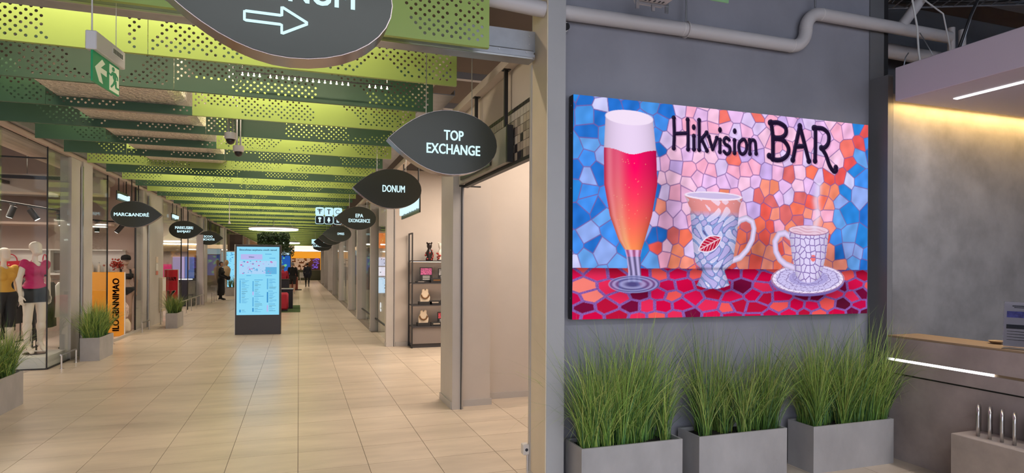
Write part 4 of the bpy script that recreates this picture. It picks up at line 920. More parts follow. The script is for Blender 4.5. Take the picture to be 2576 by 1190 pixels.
for i in range(46):
    x, z = g.uniform(-0.39, 0.38), g.uniform(1.39, 1.67); s = g.uniform(0.006, 0.026); c = g.choice(['blue', 'mid', 'pink', 'lilac', 'mid', 'pink'])
    LAY[c].lathe([(s, 0), (s * 0.9, 0.0006)], (0, 0, 0), 10) if False else LAY[c].prism([(x + s * math.cos(t * PI / 4), z + s * 0.7 * math.sin(t * PI / 4)) for t in range(8)], 0.0008, lambda a, b, d: (a, -0.0685 + d, b))
for (x, z0, z1, c) in ((-0.395, 0.72, 1.24, 'mid'), (-0.12, 0.98, 1.22, 'mid'), (-0.12, 0.90, 0.98, 'lilac'), (-0.12, 0.64, 0.85, 'mid'), (0.19, 1.03, 1.28, 'mid'), (0.19, 0.73, 0.97, 'blue'), (0.19, 0.52, 0.67, 'lilac'), (-0.395, 0.51, 0.57, 'blue'), (-0.12, 0.52, 0.61, 'blue')):
    rect(c, x, x + 0.03, z0, z1); z = z1 - 0.01
    while z > z0:
        w = g.uniform(0.05, 0.17); rect('ink' if g.random() < 0.35 else 'blue', x + 0.05, x + 0.05 + w, z - 0.006, z); z -= g.choice([0.018, 0.024, 0.032])
for (x, z, w) in ((-0.40, 1.27, 0.12), (-0.08, 1.25, 0.18), (0.22, 0.995, 0.1), (-0.08, 0.88, 0.2), (0.23, 0.70, 0.14), (0.15, 1.84, 0.14), (-0.25, 1.35, 0.1), (0.16, 1.35, 0.14), (0.24, 1.75, 0.13)): rect('blue', x, x + w, z - 0.010, z)
add_text(LAY['ink'], 'Sbocohnao aopinunu cnoth nanod', (0.0, -0.069, 1.925), width=0.80, height=0.055, depth=0.001, bold=0.02); add_text(LAY['ink'], 'Eriboon', (-0.14, -0.069, 1.77), width=0.11, height=0.028, depth=0.001, bold=0.02)
for c in LAY: tag(LAY[c].build('print_' + c, cols[c], dp, local=True), kind='stuff')

# ================================================================ SEATING AND RUG
e = empty('rug', (-0.9, 23, 0)); tag(e, 'dark green carpet under the red seats', 'rug'); MB().box(-1.9, 0.05, 21.5, 24.8, 0.0, 0.015, 0.004).build('pile', m_rug, e)
def seat(x0, x1, y0, y1, h, lab):
    e = empty('upholstered_seat', ((x0 + x1) / 2, (y0 + y1) / 2, 0)); tag(e, lab, 'seat'); MB().box(x0 + .02, x1 - .02, y0 + .02, y1 - .02, 0.016, 0.07).build('plinth', m_black, e); MB().box(x0, x1, y0, y1, 0.07, h, 0.05).build('cushion', m_red, e, smooth='edge')
seat(-1.25, -0.33, 21.75, 22.45, 0.62, 'nearest red block seat on the green carpet'); seat(-1.3, -0.50, 25.6, 26.3, 0.62, 'farther red block seat behind the navy table')
e = empty('low_partition', (-0.6, 23.4, 0)); tag(e, 'navy box partition behind the nearest red seat', 'partition'); MB().box(-1.4, -0.20, 23.0, 23.6, 0.016, 0.70, 0.01).build('body', m_navy, e); MB().box(-1.42, -0.18, 22.98, 23.62, 0.70, 0.72).build('top', m_alu, e)
e = empty('low_partition', (-0.8, 30, 0)); tag(e, 'navy counter in front of the person in red', 'partition'); MB().box(-1.6, -0.42, 29.8, 30.4, 0.0, 0.85, 0.01).build('body', m_navy, e); MB().box(-1.62, -0.40, 29.78, 30.42, 0.85, 0.88).build('top', m_kiosk, e)
e = empty('pedestal', (-0.35, 39, 0)); tag(e, 'rust-red pedestal behind the standing person', 'pedestal'); MB().box(-0.62, -0.05, 38.5, 39.1, 0.0, 0.95, 0.02).build('body', M('rust_laminate', (0.22, 0.05, 0.03), 0.5), e); MB().box(-0.66, 0.16, 38.46, 39.14, 0.0, 0.04).build('foot', m_black, e)

# ================================================================ HANGING GREENERY WITH RING LIGHTS
def topiary(x, y, z, R, H, lab, n):
    e = empty('hanging_greenery', (x, y, z)); tag(e, lab, 'hanging plant', 'ring lamps with hanging greenery'); g = np.random.default_rng(int(y))
    a = g.uniform(0, 2 * PI, n); rr = R * np.sqrt(g.uniform(0.25, 1, n)); zz = z - H * g.uniform(0, 1, n) ** 1.3 * (0.6 + 0.45 * np.sin(a * 3) ** 2)
    zz = np.where(g.random(n) < 0.2, z + H * 0.25 * g.random(n), zz)
    V = []; F = []; s = 0.045
    for i in range(n):
        c = np.array([x + rr[i] * math.cos(a[i]), y + rr[i] * math.sin(a[i]), zz[i]]) - np.array((x, y, z)); u = g.normal(0, 1, 3); u /= np.linalg.norm(u); w = np.cross(u, g.normal(0, 1, 3)); w /= np.linalg.norm(w) + 1e-6
        k = len(V); V += [tuple(c - u * s), tuple(c + w * s * 0.5), tuple(c + u * s), tuple(c - w * s * 0.5)]; F.append((k, k + 1, k + 2, k + 3))
    me = bpy.data.meshes.new('foliage'); me.from_pydata(V, [], F); me.materials.append(M('ivy_leaf', (0.035, 0.075, 0.022), 0.5)); o = bpy.data.objects.new('foliage', me); COL.objects.link(o); o.parent = e; tag(o, kind='stuff')
    MB().lathe([(R * 0.7, 0.0), (R * 0.75, -0.12), (R * 0.6, -0.16)], (x, y, z), 20).build('basket', m_soil, e)
    MB().tube([(x + R * 1.45 * math.cos(t), y + R * 1.45 * math.sin(t), z + 0.28) for t in [i * 2 * PI / 40 for i in range(40)]], 0.035, 8, closed=True).build('ring_light', m_wlight, e, smooth=True)
    MB().tube([(x + R * 1.45 * math.cos(t), y + R * 1.45 * math.sin(t), z + 0.31) for t in [i * 2 * PI / 40 for i in range(40)]], 0.04, 8, closed=True).build('ring_housing', m_white, e, smooth=True)
    for t in (0.5, 2.6, 4.7): MB().cyl((x + R * 1.45 * math.cos(t), y + R * 1.45 * math.sin(t), z + 0.31), (x, y, 3.9), 0.005, n=6).build('suspension_cord', m_alu, e)
    MB().cyl((x, y, z - 0.1), (x, y, 4.3), 0.008, n=6).build('suspension_rod', m_alu, e)
topiary(-0.87, 24, 2.58, 0.56, 0.55, 'nearer ball of hanging greenery below a ring lamp', 2600)
topiary(-0.80, 38, 2.50, 0.56, 0.5, 'farther hanging greenery seen past the map totem', 1400)
# ================================================================ FIGURES (one continuous surface from blended round cones)
def surface_nets(f, org, h):
    s = f < 0; nx, ny, nz = f.shape
    c = np.zeros((nx - 1, ny - 1, nz - 1), int)
    for dx in (0, 1):
        for dy in (0, 1):
            for dz in (0, 1): c += s[dx:nx - 1 + dx, dy:ny - 1 + dy, dz:nz - 1 + dz]
    act = (c > 0) & (c < 8); idx = -np.ones(act.shape, int); cells = np.argwhere(act); idx[act] = np.arange(len(cells))
    P = np.zeros((len(cells), 3)); W = np.zeros(len(cells)); co = [(a, b, d) for a in (0, 1) for b in (0, 1) for d in (0, 1)]
    for a in range(8):
        for b in range(a + 1, 8):
            A, B = np.array(co[a]), np.array(co[b])
            if np.abs(A - B).sum() != 1: continue
            fa = f[tuple((cells + A).T)]; fb = f[tuple((cells + B).T)]; m = (fa < 0) != (fb < 0)
            t = np.where(m, fa / np.where(m, fa - fb, 1), 0); P += np.where(m[:, None], A + (B - A) * t[:, None], 0); W += m
    V = (cells + P / W[:, None]) * h + org; F = []
    for ax in range(3):
        o1, o2 = [i for i in range(3) if i != ax]; sl0 = [slice(None)] * 3; sl1 = [slice(None)] * 3; sl0[ax] = slice(0, -1); sl1[ax] = slice(1, None)
        d = s[tuple(sl0)] != s[tuple(sl1)]; E_ = np.argwhere(d); ok = (E_[:, o1] > 0) & (E_[:, o2] > 0) & (E_[:, o1] < f.shape[o1] - 1) & (E_[:, o2] < f.shape[o2] - 1); E_ = E_[ok]
        q = []
        for (i, j) in ((-1, -1), (0, -1), (0, 0), (-1, 0)):
            k = E_.copy(); k[:, o1] += i; k[:, o2] += j; q.append(idx[tuple(k.T)])
        q = np.stack(q, -1); flip = s[tuple(E_.T)] ^ (ax == 1); q[~flip] = q[~flip][:, ::-1]; F.append(q)
    return V, np.concatenate(F)
def blend(prims, lo, hi, h, k=0.03):
    n = np.ceil((np.array(hi) - np.array(lo)) / h).astype(int) + 1
    G = np.stack(np.meshgrid(*[lo[i] + np.arange(n[i]) * h for i in range(3)], indexing='ij'), -1); d = np.full(G.shape[:3], 9.0)
    for p in prims:
        a, b, r0, r1 = np.array(p[0], float), np.array(p[1], float), p[2], p[3]; sy = p[4] if len(p) > 4 else 1.0; kk = p[5] if len(p) > 5 else k
        Q = G - a; ab = b - a; Q = Q.copy(); Q[..., 1] /= sy; ab2 = ab.copy(); ab2[1] /= sy
        t = np.clip((Q @ ab2) / (ab2 @ ab2 + 1e-9), 0, 1); e = np.linalg.norm(Q - t[..., None] * ab2, axis=-1) - (r0 + (r1 - r0) * t); e *= min(1, sy) if sy < 1 else 1
        m = np.clip(0.5 + 0.5 * (d - e) / kk, 0, 1); d = d * (1 - m) + e * m - kk * m * (1 - m)
    return surface_nets(d, np.array(lo), h)
def hand_prims(w, d, side, cup=0.25):
    w = np.array(w); d = np.array(d) / np.linalg.norm(d); f = np.array([0, -1.0, 0]); f = f - d * (f @ d); f /= np.linalg.norm(f); n = np.cross(d, f) * side     # d: finger direction, f: across the palm, n: palm normal
    P = [(w, w + d * 0.075, 0.021, 0.027)]; P += [(w + d * 0.03 + f * o, w + d * 0.08 + f * o * 1.4, 0.014, 0.013) for o in (-0.022, 0.022)]
    for i, (o, L) in enumerate(((-0.032, 0.058), (-0.011, 0.072), (0.011, 0.078), (0.032, 0.07))):
        a = w + d * 0.082 + f * o; m = a + d * L * 0.55 + n * L * cup * 0.4; P += [(a - d * 0.02, m, 0.0095, 0.0085), (m, m + d * L * 0.42 + n * L * cup, 0.0085, 0.007)]
    t = w + d * 0.02 + f * 0.02; m = t + d * 0.035 + f * 0.035 + n * 0.01; P += [(t, m, 0.014, 0.011), (m, m + d * 0.035 + f * 0.012 + n * 0.012, 0.010, 0.008)]
    return P
def figure(J, h=0.014, female=True, head='person', hands=True):
    """J: joints; returns vertices, quads. Faces -Y, feet near z=0."""
    P = []; hp, ch, nk, hd = [np.array(J[k], float) for k in ('hip', 'chest', 'neck', 'head')]
    P += [(hp + (-.045, 0, 0), hp + (.045, 0, 0), .105, .105, .82), (hp + (0, 0, .05), hp + (0, 0, .20), .10 if female else .12, .082 if female else .118, .80, .06), (hp + (0, 0, .2), ch, .082 if female else .118, .115 if female else .13, .78, .05),
          (ch + (-.055, 0, .02), ch + (.055, 0, .02), .10, .10, .80, .05), (ch + (-.095, .0, .095), ch + (.095, .0, .095), .046 if female else .055, .046 if female else .055, .9, .06), (nk + (0, .005, -.07), nk + (0, 0, .06), (.044 if female else .056), (.036 if female else .046), 1, .025)]
    if female: P += [(ch + (-.06, -.07, .0), ch + (-.06, -.075, .0), .05, .05, 1, .03), (ch + (.06, -.07, .0), ch + (.06, -.075, .0), .05, .05, 1, .03)]
    if head == 'egg': P += [(hd + (0, .022, .03), hd + (0, -.026, -.05), .086, .060, 1.10, .03)]
    else: P += [(hd + (0, .012, .035), hd + (0, -.012, -.05), .084, .062, 1.08, .02), (hd + (0, -.085, .005), hd + (0, -.098, -.022), .010, .015, 1, .02), (hd + (-.088, .0, .01), hd + (-.088, .0, -.02), .016, .012, 1, .012), (hd + (.088, .0, .01), hd + (.088, .0, -.02), .016, .012, 1, .012), (hd + (0, -.078, -.055), hd + (0, -.08, -.058), .020, .020, 1, .02)]
    HP = []
    for s, q in ((-1, 'l'), (1, 'r')):
        sh, el, wr = [np.array(J[k + q], float) for k in ('sh', 'el', 'wr')]; ar = 1.0 if female else 1.15
        P += [(sh, el, .048 * ar, .037 * ar), (el, wr, .038 * ar, .025 * ar)]
        th, kn, an, to = [np.array(J[k + q], float) for k in ('th', 'kn', 'an', 'to')]
        P += [(th + (0, .01, .02), th + (0, .01, -.05), .098, .092, 1, .04), (th, kn, .09, .055, 1, .04), (kn + (0, .004, .03), kn + (0, .012, -.13), .05, .058, 1, .03), (kn + (0, .014, -.1), an, .057, .034, 1, .03), (an + (0, .025, -.015), an + (0, .03, -.03), .034, .032, 1, .02), (an, to, .034, .026, 1, .02), (an * .35 + to * .65 + np.array([-.014, 0, 0]), to + (-.012, -.02, -.004), .024, .02, 1, .015), (an * .35 + to * .65 + np.array([.014, 0, 0]), to + (.012, -.015, -.004), .024, .02, 1, .015)]
        HP.append((wr, hand_prims(wr, J.get('hd' + q, wr - el), s)))
    pts = np.array([p[i] for p in P for i in (0, 1)]); lo = pts.min(0) - 0.14; hi = pts.max(0) + 0.14
    V, F = blend(P, lo, hi, h)
    if hands:
        for w, hp_ in HP:
            pts = np.array([p[i] for p in hp_ for i in (0, 1)]); v, f = blend(hp_ , pts.min(0) - .03, pts.max(0) + .03, 0.0055, 0.008); F = np.concatenate([F, f + len(V)]); V = np.concatenate([V, v])
    return V, F
STAND = dict(hip=(0, 0, .93), chest=(0, 0, 1.24), neck=(0, 0.01, 1.45), head=(0, -.01, 1.60), shl=(-.165, 0, 1.38), ell=(-.225, .02, 1.12), wrl=(-.235, -.04, .88), shr=(.165, 0, 1.38), elr=(.225, .02, 1.12), wrr=(.235, -.04, .88),
             thl=(-.09, 0, .88), knl=(-.10, -.01, .49), anl=(-.10, .03, .09), tol=(-.11, -.13, .03), thr=(.09, 0, .88), knr=(.10, -.01, .49), anr=(.10, .03, .09), tor=(.11, -.13, .03))
def quadmesh(name, V, F, mats, mi=None):
    me = bpy.data.meshes.new(name); me.from_pydata(np.asarray(V).tolist(), [], F.tolist() if hasattr(F, 'tolist') else F)
    for m in mats: me.materials.append(m)
    if mi is not None: me.polygons.foreach_set('material_index', np.asarray(mi, dtype=np.int32))
    fix_normals(me); me.polygons.foreach_set('use_smooth', [True] * len(me.polygons)); return me
def put(name, me, parent):
    o = bpy.data.objects.new(name, me); COL.objects.link(o); o.parent = parent; return o
def garment(V, F, keep, off):
    """cloth following the body: the part of the surface where keep(V) > 0, cut along that curve and pushed outwards"""
    val = keep(V); N = np.zeros_like(V); fn = np.cross(V[F[:, 2]] - V[F[:, 0]], V[F[:, 3]] - V[F[:, 1]])
    for i in range(4): np.add.at(N, F[:, i], fn)
    N /= np.linalg.norm(N, axis=1)[:, None] + 1e-9; o = off(V) if callable(off) else np.full(len(V), off)
    W = V + N * o[:, None]; pts = []; idx = {}; faces = []
    def vid(key, p):
        if key not in idx: idx[key] = len(pts); pts.append(p)
        return idx[key]
    mx = val[F].max(1)
    for f in F[mx > 0]:
        poly = []
        for a, b in zip(f, np.roll(f, -1)):
            if val[a] > 0: poly.append(vid(int(a), W[a]))
            if (val[a] > 0) != (val[b] > 0):
                t = val[a] / (val[a] - val[b]); poly.append(vid((int(min(a, b)), int(max(a, b))), W[a] + (W[b] - W[a]) * t))
        if len(poly) > 2: faces.append(poly)
    return np.array(pts), faces
def ax(p): return np.abs(p[:, 0])
def allof(*a): return np.minimum.reduce(a)
def orient(V, F):
    t = V[F]; vol = np.einsum('ij,ij->i', t[:, 0], np.cross(t[:, 1], t[:, 2])).sum(); return F if vol > 0 else F[:, ::-1]
FIG = dict(STAND); FIG.update(hip=(-.01, 0, .99), chest=(0, .0, 1.29), neck=(.005, .01, 1.50), head=(.01, -.015, 1.655), shl=(-.16, 0, 1.43), ell=(-.215, .03, 1.16), wrl=(-.225, -.02, .92), shr=(.165, 0, 1.425), elr=(.22, .04, 1.16), wrr=(.215, .0, .92),
                              thl=(-.09, 0, .93), knl=(-.105, .0, .53), anl=(-.085, .05, .145), tol=(-.105, -.085, .03), thr=(.085, 0, .94), knr=(.075, -.04, .54), anr=(.115, .055, .16), tor=(.10, -.075, .035))
V, F = figure(FIG, 0.0125, True, 'egg'); F = orient(V, F)
def inarm(c): return (np.abs(c[:, 0]) > 0.172)
e = empty('mannequin', (-3.95, 11.65, 0.19), math.radians(52)); tag(e, 'white mannequin in a fuchsia top and black shorts behind the glass', 'mannequin')
put('body', quadmesh('body', V, F, [m_mann]), e)
def neck(p, lo=1.375, back=1.475):
    w = np.clip((0.035 - p[:, 1]) / 0.06, 0, 1); return w * (lo + 1.9 * np.maximum(ax(p) - 0.015, 0) ** 1.15) + (1 - w) * back - p[:, 2]
v, f = garment(V, F, lambda p: allof(p[:, 2] - 1.03 - 0.02 * np.sin(p[:, 0] * 9), 0.168 + 0.052 * np.clip((p[:, 2] - 1.33) / 0.05, 0, 1) - ax(p), neck(p)), lambda p: 0.010 + 0.030 * np.clip((1.25 - p[:, 2]) / 0.22, 0, 1) + 0.004 * np.sin(p[:, 2] * 55 + p[:, 0] * 25))
put('top', quadmesh('top', v, f, [m_pinktop]), e)
v, f = garment(V, F, lambda p: allof(p[:, 2] - 0.81, 1.07 - p[:, 2], 0.185 - ax(p)), 0.011); sh = put('shorts', quadmesh('shorts', v, f, [m_shorts]), e)
MB().prism([(0.02 + 0.02 * math.cos(t), 1.22 + 0.03 * math.sin(t)) for t in [0, .8, 1.6, 2.4, 3.0]] + [(0.01, 1.215)], 0.004, lambda a, b, t: (a + .02, -.175 + t, b)).build('chest_print', m_ink, e, local=True)
MB().lathe([(0.16, 0), (0.16, 0.012), (0.02, 0.014)], (0, 0, -0.008), 24).build('foot_plate', M('dark_glass', (0.09, 0.07, 0.07), 0.15), e, local=True); MB().cyl((0.02, .12, 0), (0.02, .10, .35), 0.008, n=8).build('stay_rod', m_steel, e, local=True)
# second mannequin, in black bikini, and the cropped one in yellow
e2 = empty('mannequin', (-3.84, 16.52, 0.02), math.radians(20)); tag(e2, 'tanned mannequin in black bikini and cap behind the orange panel', 'mannequin')
m_tanm = M('tan_mannequin', (0.42, 0.29, 0.23), 0.5); put('body', quadmesh('body', V, F, [m_tanm]), e2)
v, f = garment(V, F, lambda p: allof(p[:, 2] - 1.215, 0.162 - ax(p), np.maximum(1.345 - p[:, 2], allof(0.022 - np.abs(ax(p) - 0.095), 1.52 - p[:, 2]))), 0.008); put('bikini_top', quadmesh('bikini_top', v, f, [m_shorts]), e2)
v, f = garment(V, F, lambda p: allof(p[:, 2] - 0.85 - 0.75 * np.maximum(ax(p) - 0.03, 0), 1.03 - p[:, 2], 0.185 - ax(p)), 0.008); put('bikini_bottom', quadmesh('bikini_bottom', v, f, [m_shorts]), e2)
cap = MB().lathe([(0.10, 0.0), (0.105, 0.05), (0.09, 0.10), (0.03, 0.125)], (0.01, -.01, 1.665), 20).build('cap', m_blackfab, e2, smooth=True, local=True); MB().prism([(-.09, 0), (.09, 0), (.07, -.10), (0, -.13), (-.07, -.10)], 0.01, lambda a, b, t: (a + .01, b - .08, 1.668 + t)).build('visor', m_black, cap, local=True)
e3 = empty('mannequin', (-4.62, 12.35, 0.10), math.radians(50)); tag(e3, 'mannequin in a yellow top cut by the left edge', 'mannequin')
put('body', quadmesh('body', V, F, [m_mann]), e3)
v, f = garment(V, F, lambda p: allof(p[:, 2] - 1.0, 0.168 + 0.07 * np.clip((p[:, 2] - 1.28) / 0.05, 0, 1) - ax(p), neck(p, 1.41)), 0.016); put('top', quadmesh('top', v, f, [M('yellow_cotton', (0.75, 0.42, 0.06), 0.7)]), e3)
v, f = garment(V, F, lambda p: allof(p[:, 2] - 0.45, 1.03 - p[:, 2], 0.185 - ax(p)), 0.02); put('skirt', quadmesh('skirt', v, f, [m_shorts]), e3)

# people
m_skin = M('skin', (0.50, 0.30, 0.22), 0.5); m_hairg = M('grey_hair', (0.30, 0.28, 0.26), 0.7); m_hairb = M('dark_hair', (0.02, 0.014, 0.012), 0.6)
def person(loc, rz, J, lab, rules, scale=1.0, hair=m_hairb, female=False, extra=None, h=0.018):
    e = empty('person', loc, rz); e.scale = (scale,) * 3; tag(e, lab, 'person'); V, F = figure(J, h, female, 'person'); F = orient(V, F); c = V[F].mean(1); mi = np.zeros(len(F), int); mats = [m_skin]; hd = np.array(J['head'])
    for m, fn in rules: mats.append(m); mi[fn(c)] = len(mats) - 1
    mats.append(hair); d = c - hd; mi[(np.linalg.norm(d, axis=1) < .14) & ((d[:, 1] > 0.02) & (d[:, 2] > -.06) | (d[:, 2] > 0.055))] = len(mats) - 1
    put('body', quadmesh('body', V, F, mats, mi), e)
    for s in (-.03, .03): MB().lathe([(.001, .008), (.008, .004), (.008, -.004), (.001, -.008)], tuple(hd + (s, -.078, .012)), 8).build('eye', m_ink, e, local=True)
    return e, V, F
J = dict(STAND); J.update(wrl=(-.26, .02, .90), wrr=(.24, .06, .90), anl=(-.09, .20, .14), tol=(-.10, .06, .03), knl=(-.10, .03, .50), anr=(.10, -.10, .09), tor=(.11, -.27, .03), knr=(.10, -.10, .50))
e, V, F = person((-0.32, 34.3, 0), PI, J, 'grey-haired person in a dark sweater and shorts walking away', [(m_blackfab, lambda c: (c[:, 2] > .88) & (c[:, 2] < 1.46) & (c[:, 2] > .93 - .0 * c[:, 0])), (m_shorts, lambda c: (c[:, 2] > .55) & (c[:, 2] <= .93) & (np.abs(c[:, 0]) < .2)), (m_white, lambda c: c[:, 2] < .10)], 0.97, m_hairg)
v, f = garment(V, F, lambda p: allof(p[:, 2] - 0.92, 1.455 - p[:, 2]), 0.016); put('sweater', quadmesh('sweater', v, f, [m_blackfab]), e)
v, f = garment(V, F, lambda p: allof(p[:, 2] - 0.52, 0.96 - p[:, 2], 0.20 - ax(p)), 0.02); put('shorts', quadmesh('shorts', v, f, [m_shorts]), e)
e, V, F = person((0.54, 43.4, 0), PI, J, 'distant person in a dark blue coat walking down the corridor', [(M('navy_coat', (0.014, 0.017, 0.032), 0.8), lambda c: (c[:, 2] > .62) & (c[:, 2] < 1.47)), (m_shorts, lambda c: c[:, 2] <= .62)], 0.95)
v, f = garment(V, F, lambda p: allof(p[:, 2] - 0.66, 1.465 - p[:, 2], np.maximum(0.20 - ax(p), p[:, 2] - 0.93)), lambda p: 0.016 + 0.05 * np.clip((1.0 - p[:, 2]) / .4, 0, 1)); put('coat', quadmesh('coat', v, f, [MATS['navy_coat']]), e)
J2 = dict(STAND); J2.update(hip=(0, .05, .50), chest=(0, 0, .82), neck=(0, -.02, 1.03), head=(0, -.05, 1.18), shl=(-.17, -.01, .96), shr=(.17, -.01, .96), ell=(-.24, -.06, .70), elr=(.24, -.06, .70), wrl=(-.14, -.26, .60), wrr=(.14, -.26, .60), thl=(-.1, .02, .48), thr=(.1, .02, .48), knl=(-.12, -.42, .50), knr=(.12, -.42, .50), anl=(-.12, -.42, .10), anr=(.12, -.42, .10), tol=(-.13, -.58, .03), tor=(.13, -.58, .03))
e, V, F = person((-0.72, 31.4, 0.22), math.radians(200), J2, 'seated person in a red jacket half hidden by the map totem', [(m_shorts, lambda c: c[:, 2] < .56), (M('red_jacket', (0.55, 0.02, 0.06), 0.7), lambda c: (c[:, 2] >= .50) & (c[:, 2] < 1.05) & (c[:, 1] > -.33))], 1.0, m_hairg, True)
v, f = garment(V, F, lambda p: allof(p[:, 2] - 0.52, 1.04 - p[:, 2], p[:, 1] + 0.23), 0.024); put('jacket', quadmesh('jacket', v, f, [MATS['red_jacket']]), e)
es = empty('upholstered_seat', (-0.72, 31.45, 0)); tag(es, 'dark stool under the person in the red jacket', 'seat'); MB().lathe([(.2, 0), (.2, .03), (.05, .05), (.05, .55), (.22, .57), (.22, .62), (.2, .635)], (-.72, 31.46, 0), 20).build('stool', m_black, es, smooth='edge')
J3 = dict(STAND); J3.update(wrr=(.12, -.22, 1.02), elr=(.22, -.02, 1.10), wrl=(-.10, -.24, .98), ell=(-.22, -.0, 1.10))
e, V, F = person((-3.18, 29.2, 0), math.radians(80), J3, 'person in long black clothes by the far left column', [(m_blackfab, lambda c: c[:, 2] < 1.46)], 0.97, m_hairb, True)
v, f = garment(V, F, lambda p: allof(p[:, 2] - 0.22, 1.46 - p[:, 2], 0.3 - ax(p)), lambda p: 0.016 + 0.05 * np.clip((.95 - p[:, 2]) / .5, 0, 1)); put('coat', quadmesh('coat', v, f, [m_blackfab]), e)

# ================================================================ LEFT SHOP
e = empty('display_plinth', (-4.25, 11.75, 0)); tag(e, 'white plinth under the mannequin in fuchsia', 'plinth'); MB().box(-4.75, -3.66, 11.2, 12.1, 0.003, 0.18, 0.004).build('body', m_white, e)
# wall shelf band and pictures on the pink wall
e = empty('wall_shelf', (-6.3, 17.0, 1.2)); tag(e, 'long white wall shelf across the pink shop wall', 'shelf')
MB().box(-7.9, -3.98, 17.10, 17.148, 1.40, 1.90).build('back_panel', m_white, e); MB().box(-7.9, -3.98, 16.8, 17.148, 1.33, 1.38).build('board', m_white, e)
MB().box(-7.9, -3.98, 16.85, 17.148, 1.90, 1.93).build('top_board', m_white, e)
for x in (-6.9, -5.45, -4.9): MB().box(x, x + 0.03, 16.85, 17.148, 1.38, 1.90).build('divider', m_white, e)
MB().box(-5.42, -4.92, 17.06, 17.10, 1.44, 1.84).build('niche_back', M('brown_niche', (0.14, 0.10, 0.09), 0.6), e)
def handbag(x, y, z, w, h, m, lab):
    e = empty('handbag', (x, y, z)); tag(e, lab, 'handbag')
    MB().prism([(-w / 2, 0.02), (-w / 2 + .02, 0), (w / 2 - .02, 0), (w / 2, .02), (w / 2 * .86, h), (-w / 2 * .95, h * .92)], 0.13, lambda a, b, t: (x + a, y + t - .065, z + b)).build('body', m, e)
    MB().tube([(x - w * .28, y, z + h * .92)] + [(x + w * .3 * math.cos(t), y, z + h + h * .55 * math.sin(t)) for t in [PI - i * PI / 8 for i in range(9)]] + [(x + w * .28, y, z + h * .95)], 0.012, 8).build('handle', m, e, smooth=True)
    MB().cyl((x, y - .068, z + h * .7), (x, y - .074, z + h * .7), .014, n=10).build('clasp', m_steel, e)
handbag(-6.22, 16.95, 1.385, 0.44, 0.27, M('red_leather', (0.55, 0.01, 0.035), 0.35), 'large red handbag on the white wall shelf')
handbag(-5.56, 16.95, 1.385, 0.13, 0.27, MATS['red_leather'], 'narrow red bag beside the large red handbag')
handbag(-4.75, 16.95, 1.385, 0.15, 0.20, M('coral_leather', (0.55, 0.10, 0.08), 0.4), 'small coral bag on the shelf right of the mannequin')
for i, (x, w) in enumerate(((-4.62, .10), (-4.48, .10), (-4.34, .11))):
    eb = empty('boxed_bottle', (x, 16.95, 1.385)); tag(eb, ['first', 'second', 'third'][i] + ' pale boxed bottle on the shelf above the orange panel', 'bottle', 'boxed bottles on the wall shelf')
    MB().lathe([(.028, 0), (.032, .03), (.03, .16), (.012, .19), (.012, .22)], (x, 16.95, 1.385), 14).build('glass', M('cream_glass', (.75, .62, .50), .3), eb, smooth=True); MB().cyl((x, 16.95, 1.605), (x, 16.95, 1.635), .014, n=10).build('cap', m_steel, eb)
fl_e = empty('flower_arrangement', (-4.1, 16.9, 1.385)); tag(fl_e, 'bunch of red flowers on the white shelf', 'flowers')
MB().lathe([(.05, 0), (.07, .06), (.05, .12)], (-4.1, 16.95, 1.385), 14).build('vase', m_steel, fl_e, smooth=True)
mb = MB(); g = random.Random(2)
for i in range(110):
    x, y, z = -4.1 + g.gauss(0, .075), 16.93 + g.gauss(0, .05), 1.57 + g.gauss(0, .055); s = g.uniform(.012, .026); mb.lathe([(.002, -s), (s, -.2 * s), (s * .8, .6 * s), (.003, s)], (x, y, z), 7)
mb.build('blossoms', M('red_blossom', (.42, .05, .03), .6), fl_e); tag(fl_e.children[-1], kind='stuff')
# orange standing panel with vertical lettering
e = empty('orange_panel', (-3.93, 15.6, 0)); tag(e, 'tall orange promotional panel with brown vertical lettering', 'panel')
MB().box(-4.36, -3.64, 15.58, 15.64, 0.003, 1.415).build('board', m_orange, e); MB().box(-3.64, -3.628, 15.58, 15.64, 0.003, 1.415).build('edge', m_whitepl, e)
mb = MB(); add_text(mb, 'ILOGBNNIMAO', (-3.80, 15.574, 0.70), width=1.15, height=0.125, X=(0, 0, 1), Y=(-1, 0, 0), bold=0.03); mb.build('lettering', m_brownink, e)
e = empty('display_stand', (-3.72, 16.1, 0)); tag(e, 'cream cushioned stand with green roundel beside the orange panel', 'stand')
MB().lathe([(.16, 0.003), (.17, .1), (.165, .25), (.12, .34)], (-3.8, 16.1, 0), 20).build('drum', M('cream_fabric', (.72, .60, .46), .8), e, smooth=True); MB().lathe([(.10, 0.34), (.14, .42), (.14, .62), (.08, .72), (.02, .73)], (-3.82, 16.15, 0), 20).build('floral_cushion', M('floral_fabric', (.62, .46, .42), .8, var=.45, vs=24), e, smooth=True); MB().cyl((-3.80, 15.93, .17), (-3.80, 15.925, .17), .085, n=20).build('roundel', M('jade', (.16, .34, .20), .6), e)
